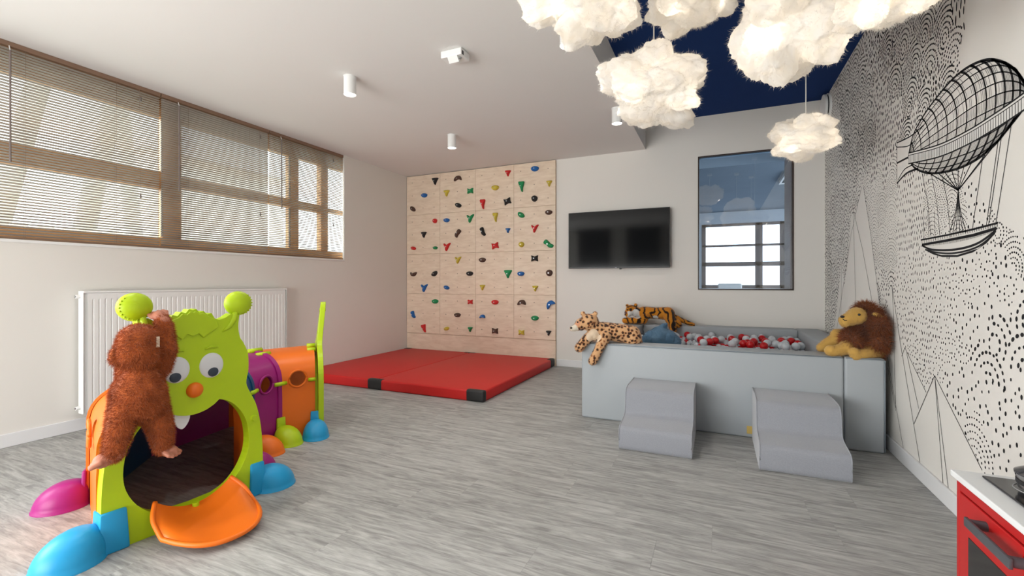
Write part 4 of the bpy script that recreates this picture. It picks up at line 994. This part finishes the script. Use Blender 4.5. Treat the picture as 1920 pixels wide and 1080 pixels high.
# ================================================================= LEOPARD
lp = thing('plush_leopard', 'spotted plush leopard draped over the ball pit corner', 'plush toy', (-.8, 3.8, QZ))
def vor_spots(p, sc, k):
    q_ = Vector(p) * sc; d_, pts = noise.voronoi(q_)[0:2]; return d_[0] < k
LB, LC, LS, LR = np.array(srgb(214, 170, 124)), np.array(srgb(226, 206, 180)), np.array(srgb(52, 34, 26)), np.array(srgb(160, 100, 60))
a = lambda px, py, y: ony(px, py, y)
chest_c = a(1113, 629, 3.66); snout_c = a(1077, 616, 3.66); face_c = a(1081, 606, 3.64)
def lcol(p):
    p = Vector(p)
    if (p - chest_c).length < .062: return LC
    if (p - snout_c).length < .034: return np.array(srgb(216, 206, 188))
    if (p - face_c).length < .03: return np.array(srgb(214, 156, 120))
    d_ = noise.voronoi(p * 38)[0]
    return LS if d_[0] < .40 else (LR if d_[0] < .49 else LB)
parts = [(a(1103, 604, 3.72), .070), (a(1108, 603, 3.74), .066), (a(1090, 608, 3.70), .052), (a(1082, 613, 3.68), .034, a(1074, 616, 3.67), .024),
    (a(1110, 612, 3.74), .055, a(1130, 622, 3.79), .07), (a(1130, 620, 3.80), .075, a(1160, 624, 3.83), .078), (a(1160, 624, 3.83), .078, a(1183, 628, 3.86), .08), (a(1186, 634, 3.85), .075),
    (a(1112, 628, 3.73), .055), (a(1135, 630, 3.74), .05, a(1124, 652, 3.668), .038), (a(1124, 652, 3.668), .036, a(1113, 674, 3.655), .036), (a(1111, 677, 3.65), .036),
    (a(1104, 632, 3.70), .042, a(1094, 642, 3.665), .038), (a(1094, 642, 3.66), .037, a(1086, 652, 3.645), .038),
    (a(1093, 588, 3.70), .02), (a(1116, 588, 3.74), .02), (a(1188, 640, 3.9), .05, a(1196, 642, 4.0), .04)]
lb = plush('body', parts, lcol, lp, .0062, 2)
fur('fur', lb, 26000, .008, .0009, lcol, lp, .1, .5, seed=4)
bm = BM(); ball(bm, a(1071, 615, 3.645), .009); build('nose', bm, M_bead, lp, smooth=True)
bm = BM(); ball(bm, a(1083, 604, 3.635), .007); build('eye', bm, M_bead, lp, smooth=True)

# ================================================================= TIGER
tgm = thing('plush_tiger', 'striped orange plush tiger lying along the back wall of the ball pit', 'plush toy', (-.7, 5.68, QZ))
TO, TW, TK = np.array(srgb(204, 132, 36)), np.array(srgb(222, 220, 216)), np.array(srgb(40, 26, 20))
ty_ = 5.66
wc = [(a(1180, 589, 5.58), .045), (a(1191, 587, 5.60), .05), (a(1228, 600, 5.60), .055), (a(1195, 596, 5.6), .04)]
def tcol(p):
    p = Vector(p)
    for c, r in wc:
        if (p - c).length < r: return TW
    if p.z > .80 and p.x < -.9: s_ = (p.z * 46 + p.x * 6)
    elif p.x < -.70 and p.z < .69: s_ = p.x * 30
    elif p.x < -.43: s_ = p.x * 25 + p.z * 5
    else: s_ = p.z * 30 + p.x * 22
    s_ += 1.6 * noise.noise(p * 14)
    return TK if math.sin(s_ * 3.1) > .5 else TO
parts = [(a(1183, 581, 5.62), .062), (a(1179, 586, 5.60), .05), (a(1177, 589, 5.57), .036), (a(1192, 584, 5.64), .06), (a(1196, 586, 5.66), .06, a(1210, 588, 5.68), .07), (a(1207, 586, 5.68), .072, a(1232, 587, 5.68), .068), (a(1232, 587, 5.68), .068, a(1252, 588, 5.66), .078),
    (a(1253, 590, 5.63), .068, a(1258, 602, 5.58), .055), (a(1258, 602, 5.57), .05, a(1262, 616, 5.53), .042), (a(1262, 620, 5.52), .04), (a(1262, 597, 5.68), .05, a(1271, 608, 5.6), .044),
    (a(1264, 594, 5.68), .03, a(1282, 602, 5.67), .026), (a(1282, 602, 5.67), .026, a(1299, 609, 5.66), .024),
    (a(1209, 594, 5.62), .05, a(1207, 601, 5.6), .042), (a(1207, 601, 5.6), .04, a(1173, 601, 5.56), .034), (a(1172, 601, 5.56), .036), (a(1175, 602, 5.68), .036, a(1200, 600, 5.68), .036), (a(1176, 573, 5.64), .02), (a(1192, 572, 5.66), .022)]
tb = plush('body', parts, tcol, tgm, .007, 2)
fur('fur', tb, 20000, .009, .0011, tcol, tgm, .1, .5, seed=5)
bm = BM(); ball(bm, a(1173.5, 587, 5.53), .012); build('nose', bm, mat('pink nose', srgb(120, 70, 66), .5), tgm, smooth=True)
for px_ in (1176, 1184):
    bm = BM(); ball(bm, a(px_, 581, 5.555), .008); build('eye', bm, M_bead, tgm, smooth=True)

# ================================================================= BLUE PLUSH half sunk in the balls
bl = thing('plush_animal', 'blue plush animal sunk in the ball pit below the tiger', 'plush toy', (-.42, 4.95, .45))
BC, BD = np.array(srgb(112, 146, 172)), np.array(srgb(74, 112, 142))
def bcol(p): k = .5 + .6 * noise.noise(Vector(p) * 9); k = min(max(k, 0), 1); return BC * k + BD * (1 - k)
by_ = 4.92
parts = [(a(1222, 634, by_), .085), (a(1238, 632, by_), .115), (a(1252, 636, by_), .10), (a(1264, 641, by_), .07), (a(1212, 638, by_), .06),
    (a(1236, 622, by_), .05, a(1244, 609, by_ - .02), .018), (a(1240, 622, by_), .045, a(1250, 607, by_), .012), (a(1206, 640, by_), .05, a(1198, 646, by_), .03)]
bb_ = plush('body', parts, bcol, bl, .0075, 2)
fur('fur', bb_, 9000, .011, .0011, bcol, bl, .1, .5, seed=6)

# ================================================================= LION
ln = thing('plush_lion', 'plush lion with a bushy brown mane sitting on the ball pit corner', 'plush toy', (.9, 3.85, QZ))
LY, LM, LM2 = np.array(srgb(206, 164, 86)), np.array(srgb(150, 84, 44)), np.array(srgb(98, 50, 26))
def ycol(p): k = .5 + .5 * noise.noise(Vector(p) * 20); return LY * (.82 + .25 * k)
def mane_col(p): k = .5 + .7 * noise.noise(Vector(p) * 16); k = min(max(k, 0), 1); return LM * k + LM2 * (1 - k)
ly_ = 3.88
parts = [(a(1606, 593, 3.80), .062), (a(1596, 597, 3.78), .05), (a(1590, 598, 3.765), .042, a(1583, 600, 3.755), .034), (a(1584, 604, 3.755), .034),
    (a(1625, 640, ly_), .11), (a(1628, 655, 3.82), .08, a(1640, 656, 3.82), .065), (a(1588, 632, 3.93), .05, a(1570, 628, 3.96), .045), (a(1575, 632, 3.95), .048, a(1552, 645, 3.97), .042), (a(1552, 645, 3.96), .04, a(1541, 652, 3.95), .036),
    (a(1594, 642, 3.80), .048, a(1582, 653, 3.76), .040), (a(1584, 654, 3.76), .042, a(1560, 659, 3.74), .038), (a(1557, 657, 3.735), .038),
    (a(1640, 658, 3.79), .048, a(1618, 664, 3.74), .038), (a(1616, 665, 3.74), .037, a(1604, 666, 3.72), .036), (a(1602, 661, 3.715), .034)]
lnb = plush('body', parts, ycol, ln, .0068, 2)
fur('fur', lnb, 20000, .008, .0009, ycol, ln, .15, .5, seed=7)
parts = [(a(1624, 606, 3.86), .10), (a(1625, 622, 3.86), .105), (a(1615, 636, 3.86), .10), (a(1634, 600, 3.85), .08), (a(1622, 584, 3.88), .06), (a(1604, 634, 3.82), .07), (a(1641, 630, 3.82), .066), (a(1630, 648, 3.84), .085), (a(1597, 634, 3.80), .06), (a(1606, 646, 3.80), .058), (a(1650, 612, 3.76), .055), (a(1650, 640, 3.76), .055)]
mn = plush('mane', parts, mane_col, ln, .009, 2)
fur('mane_fur', mn, 20000, .046, .0015, mane_col, ln, .25, .6, where=lambda p: p[0] < 1.02, seed=8)
bm = BM(); ball(bm, a(1645, 594, 3.79), 1, (.038, .014, .026), 16, 10, Matrix.Rotation(math.radians(35), 4, 'Y')); er = build('ear', bm, M_plush, ln, smooth=True); set_cols(er.data, np.array([LY * 1.15] * len(er.data.vertices)))
bm = BM(); ball(bm, a(1579.5, 594, 3.735), .013, (1, 1, .7)); build('nose', bm, M_bead, ln, smooth=True)
bm = BM(); ball(bm, a(1611, 590, 3.74), .008); build('eye', bm, M_bead, ln, smooth=True)
bm = BM(); tube(bm, [a(1580, 598, 3.722), a(1584, 601, 3.722), a(1590, 600, 3.728)], .003, 6); build('mouth', bm, M_bead, ln, smooth=True)

# ================================================================= PLAY KITCHEN
M_kred = mat('red lacquer', srgb(178, 28, 28), .35, spec=.4); M_ktop = mat('white worktop', srgb(226, 228, 228), .4); M_kgrey = mat('dark grey handle plastic', srgb(74, 76, 80), .35)
kx0, ky1, ky0, kz = .715, 1.955, 1.16, .505
kt = thing('play_kitchen', 'red toy kitchen with white worktop at the mural wall', 'toy kitchen', ((kx0 + XR) / 2, 1.55, 0))
bm = BM(); box(bm, kx0 - .012, XR - .016, ky0 - .01, ky1 + .012, kz - .02, kz, .003); build('worktop', bm, M_ktop, kt)
bm = BM(); box(bm, kx0 + .012, XR - .02, ky0 + .016, ky1 - .016, .03, kz - .02); build('carcass', bm, M_kred, kt)
for y0, y1 in ((ky1 - .018, ky1), (ky0, ky0 + .018)):
    bm = BM(); box(bm, kx0, XR - .02, y0, y1, 0, kz - .02, .002); build('side_panel', bm, M_kred, kt)
bm = BM(); box(bm, kx0, kx0 + .014, ky1 - .36, ky1 - .019, kz - .055, kz - .021, .002); build('fascia', bm, M_kred, kt)
bm = BM(); box(bm, kx0 - .002, kx0 + .012, ky1 - .36, ky1 - .024, .04, kz - .06, .003); dr = build('oven_door', bm, M_kred, kt)
bm = BM(); box(bm, kx0 - .004, kx0 + .0, ky1 - .30, ky1 - .085, .13, .33, .001); build('oven_window', bm, mat('dark oven glass', (.02, .018, .018), .12), dr)
hz = .412; ya, yb = 1.77, 1.575
bm = BM()
for y in (ya, yb): cyl(bm, (kx0 - .002, y, hz), (kx0 - .04, y, hz), .014, n=18)
box(bm, kx0 - .046, kx0 - .036, yb - .018, ya + .018, hz - .014, hz + .014, .003); build('door_handle', bm, M_kgrey, dr, smooth=True, angle=40)
bm = BM(); box(bm, kx0 - .002, kx0 + .012, ky0 + .02, ky1 - .364, .04, kz - .03, .003); build('cupboard_door', bm, M_kred, kt)
bm = BM(); box(bm, kx0 + .05, XR - .045, ky1 - .33, ky1 - .03, kz, kz + .006, .002); hob = build('hob', bm, mat('black hob glass', (.02, .02, .022), .15), kt)
bm = BM()
for (cx, cy) in ((kx0 + .15, ky1 - .115), (kx0 + .15, ky1 - .25)):
    for r in (.03, .045, .06):
        tube(bm, [(cx + r * math.cos(t_), cy + r * math.sin(t_), kz + .0065) for t_ in [2 * PI * q_ / 28 for q_ in range(29)]], .0018, 5)
build('burner_rings', bm, mat('pale burner print', srgb(150, 150, 150), .5), hob)
pc = Vector((kx0 + .16, ky1 - .145, kz + .0075))
po = thing('toy_pot', 'shiny toy saucepan with glass lid on the hob', 'pot', tuple(pc))
bm = BM(); pr = [(0, 0), (.062, 0), (.072, .01), (.075, .05), (.078, .052)]
def lathe(bm, pr, c, n=32):
    rows = [[bm.verts.new(c + Vector((r * math.cos(2 * PI * q_ / n), r * math.sin(2 * PI * q_ / n), z))) for q_ in range(n)] if r > 0 else [bm.verts.new(c + Vector((0, 0, z)))] for r, z in pr]
    for a_, b_ in zip(rows, rows[1:]):
        for q_ in range(n):
            if len(a_) == 1: bm.faces.new((a_[0], b_[q_], b_[(q_ + 1) % n]))
            elif len(b_) == 1: bm.faces.new((a_[q_], a_[(q_ + 1) % n], b_[0]))
            else: bm.faces.new((a_[q_], a_[(q_ + 1) % n], b_[(q_ + 1) % n], b_[q_]))
lathe(bm, pr, pc); build('pan_body', bm, M_steel, po, smooth=True, angle=40)
bm = BM(); lathe(bm, [(.0765, .0), (.0765, .012), (.0745, .012)], pc + Vector((0, 0, .024))); build('dark_band', bm, M_black, po, smooth=True, angle=40)
bm = BM(); lathe(bm, [(.080, 0), (.080, .004), (.06, .016), (.03, .024), (0, .026)], pc + Vector((0, 0, .052))); ld = build('lid', bm, mat('smoked lid', (.05, .05, .055), .08, spec=.8), po, smooth=True, angle=50)
bm = BM(); lathe(bm, [(.008, 0), (.008, .012), (.016, .018), (.016, .026), (0, .028)], pc + Vector((0, 0, .077))); build('lid_knob', bm, M_black, ld, smooth=True, angle=40)
# ================================================================= COTTON CLOUD LAMPS
def cotton(name):
    m = bpy.data.materials.new(name); m.use_nodes = True; nt = m.node_tree; nt.nodes.remove(nt.nodes['Principled BSDF']); L = nt.links.new
    d = nt.nodes.new('ShaderNodeBsdfDiffuse'); d.inputs[0].default_value = (.90, .88, .85, 1)
    t = nt.nodes.new('ShaderNodeBsdfTranslucent'); t.inputs[0].default_value = (.93, .89, .82, 1)
    tc = nt.nodes.new('ShaderNodeTexCoord'); n = nt.nodes.new('ShaderNodeTexNoise'); n.inputs['Scale'].default_value = 14; n.inputs['Detail'].default_value = 6
    L(tc.outputs['Object'], n.inputs['Vector'])
    r = nt.nodes.new('ShaderNodeMapRange'); r.inputs[1].default_value = .3; r.inputs[2].default_value = .7; r.inputs[3].default_value = .2; r.inputs[4].default_value = .85
    L(n.outputs['Fac'], r.inputs[0])
    bpn = nt.nodes.new('ShaderNodeBump'); bpn.inputs['Strength'].default_value = .5; bpn.inputs['Distance'].default_value = .03; L(n.outputs['Fac'], bpn.inputs['Height']); L(bpn.outputs[0], d.inputs['Normal'])
    mx = nt.nodes.new('ShaderNodeMixShader'); L(r.outputs[0], mx.inputs[0]); L(d.outputs[0], mx.inputs[1]); L(t.outputs[0], mx.inputs[2])
    L(mx.outputs[0], nt.nodes['Material Output'].inputs[0]); return m
M_cotton = cotton('cotton wadding')
M_cable = mat('white cable', srgb(225, 222, 215), .5)
ICO = bmesh.new(); bmesh.ops.create_icosphere(ICO, subdivisions=6, radius=1); ICO.verts.ensure_lookup_table()
ID = np.array([v.co[:] for v in ICO.verts]); IF = [tuple(v.index for v in f_.verts) for f_ in ICO.faces]; ICO.free()
def cloud(px, py, depth, wpx, hpx, label, watts, seed, cord=True, tufts=()):
    c_ = (px - 960) / FPX; c = Vector(((FX + c_ * RX) * depth, (FY + c_ * RY) * depth, CAMZ + (HY - py) / FPX * depth))
    rx_, rz_ = wpx / 2 * depth / FPX, hpx / 2 * depth / FPX; ry_ = (rx_ + rz_) / 2 * .92
    t = thing('cloud_lamp', label, 'pendant lamp', tuple(c), 'cotton cloud pendant lamps')
    cr = random.Random(seed); cs_ = [(0, 0, 0, .70)]
    for k in range(15):
        u_, z_ = cr.uniform(0, 2 * PI), cr.uniform(-.85, .85); s_ = math.sqrt(1 - z_ * z_)
        rad = cr.uniform(.26, .46); dd = 1 - rad
        cs_.append((s_ * math.cos(u_) * dd, s_ * math.sin(u_) * dd, z_ * dd, rad))
    for (tx, tz, rad) in tufts: cs_.append((tx * RX, tx * RY, tz, rad))
    R_ = np.full(len(ID), .3)
    for x, y, z, r in cs_:
        q_ = np.array((x, y, z)); b_ = ID @ q_; disc_ = b_ * b_ - (q_ @ q_ - r * r); ok = disc_ > 0
        R_[ok] = np.maximum(R_[ok], b_[ok] + np.sqrt(disc_[ok]))
    o3 = Vector((seed * 3.1, seed * 1.7, 0)); sc = np.array((rx_, ry_, rz_))
    dirs = ID * sc; 
    for i in range(len(ID)):
        p = Vector(ID[i] * R_[i])
        n1 = noise.fractal(p * 3.2 + o3, .9, 2.1, 5); n2 = noise.noise(p * 16 + o3)
        R_[i] *= 1 + .14 * n1 + .03 * n2
    V_ = ID * R_[:, None] * sc
    # turn local x across the view so the lobes spread sideways, as hung
    X = V_[:, 0] * RX - V_[:, 1] * RY * 0 + V_[:, 1] * FX; Y = V_[:, 0] * RY + V_[:, 1] * FY
    W_ = np.stack([X + c.x, Y + c.y, V_[:, 2] + c.z], 1)
    o = pydata('cotton_shell', W_.tolist(), IF, M_cotton, t, smooth=True)
    # loose wisps
    R2 = np.random.default_rng(seed); n = 14000; k = R2.integers(0, len(ID), n); P = W_[k]; N = (P - np.array(c)) / np.linalg.norm(P - np.array(c), axis=1)[:, None]
    D = N * .6 + R2.normal(size=(n, 3)) * .7; D /= np.linalg.norm(D, axis=1)[:, None]; L_ = R2.uniform(.010, .034, (n, 1)) * (.6 + rx_); sd = np.cross(D, R2.normal(size=(n, 3))); sd = sd / np.linalg.norm(sd, axis=1)[:, None] * .0007
    VV = np.stack([P - N * .004 - sd, P - N * .004 + sd, P + D * L_], 1).reshape(-1, 3)
    w_ = pydata('cotton_wisps', VV.tolist(), [(3 * i, 3 * i + 1, 3 * i + 2) for i in range(n)], M_cotton, t); w_['kind'] = 'stuff'
    if cord:
        bm = BM(); cyl(bm, (c.x, c.y, c.z + rz_ * .3), (c.x, c.y, ZN), .0035, n=8); build('cord', bm, M_cable, t)
        bm = BM(); cyl(bm, (c.x, c.y, ZN - .03), (c.x, c.y, ZN), .04, n=20); build('ceiling_rose', bm, M_cable, t, smooth=True, angle=40)
    for q_ in ((.5, -.3), (-.48, -.4), (.05, .35)):
        lamp('cloud_bulb', 'POINT', (c.x + RX * rx_ * q_[0] - FX * ry_ * .25, c.y + RY * rx_ * q_[0] - FY * ry_ * .25, c.z + rz_ * q_[1]), watts / 3 * .15, (1, .91, .79), shadow_soft_size=.035)
cloud(1105, -18, 2.10, 262, 200, 'large lit cotton cloud lamp nearest the white ceiling edge', 10, 1, tufts=((-.25, -.8, .28), (-.85, -.5, .26)))
cloud(1300, -6, 2.50, 170, 150, 'lit cotton cloud lamp cut by the photo top, between the two largest', 6, 2)
cloud(1226, 160, 2.72, 214, 150, 'lit cotton cloud lamp hanging low in the middle of the cluster', 9, 3, tufts=((.5, -.7, .3),))
cloud(1482, 30, 2.20, 240, 240, 'largest lit cotton cloud lamp in front of the navy ceiling', 11, 4, tufts=((-.25, -.85, .26),))
cloud(1655, -8, 1.75, 180, 150, 'lit cotton cloud lamp nearest the mural wall', 5, 5)
cloud(1511, 258, 3.05, 142, 88, 'small lit cotton cloud lamp hanging lowest, before the glazed opening', 6, 6)
bpy.data.scenes.remove(TMPS)
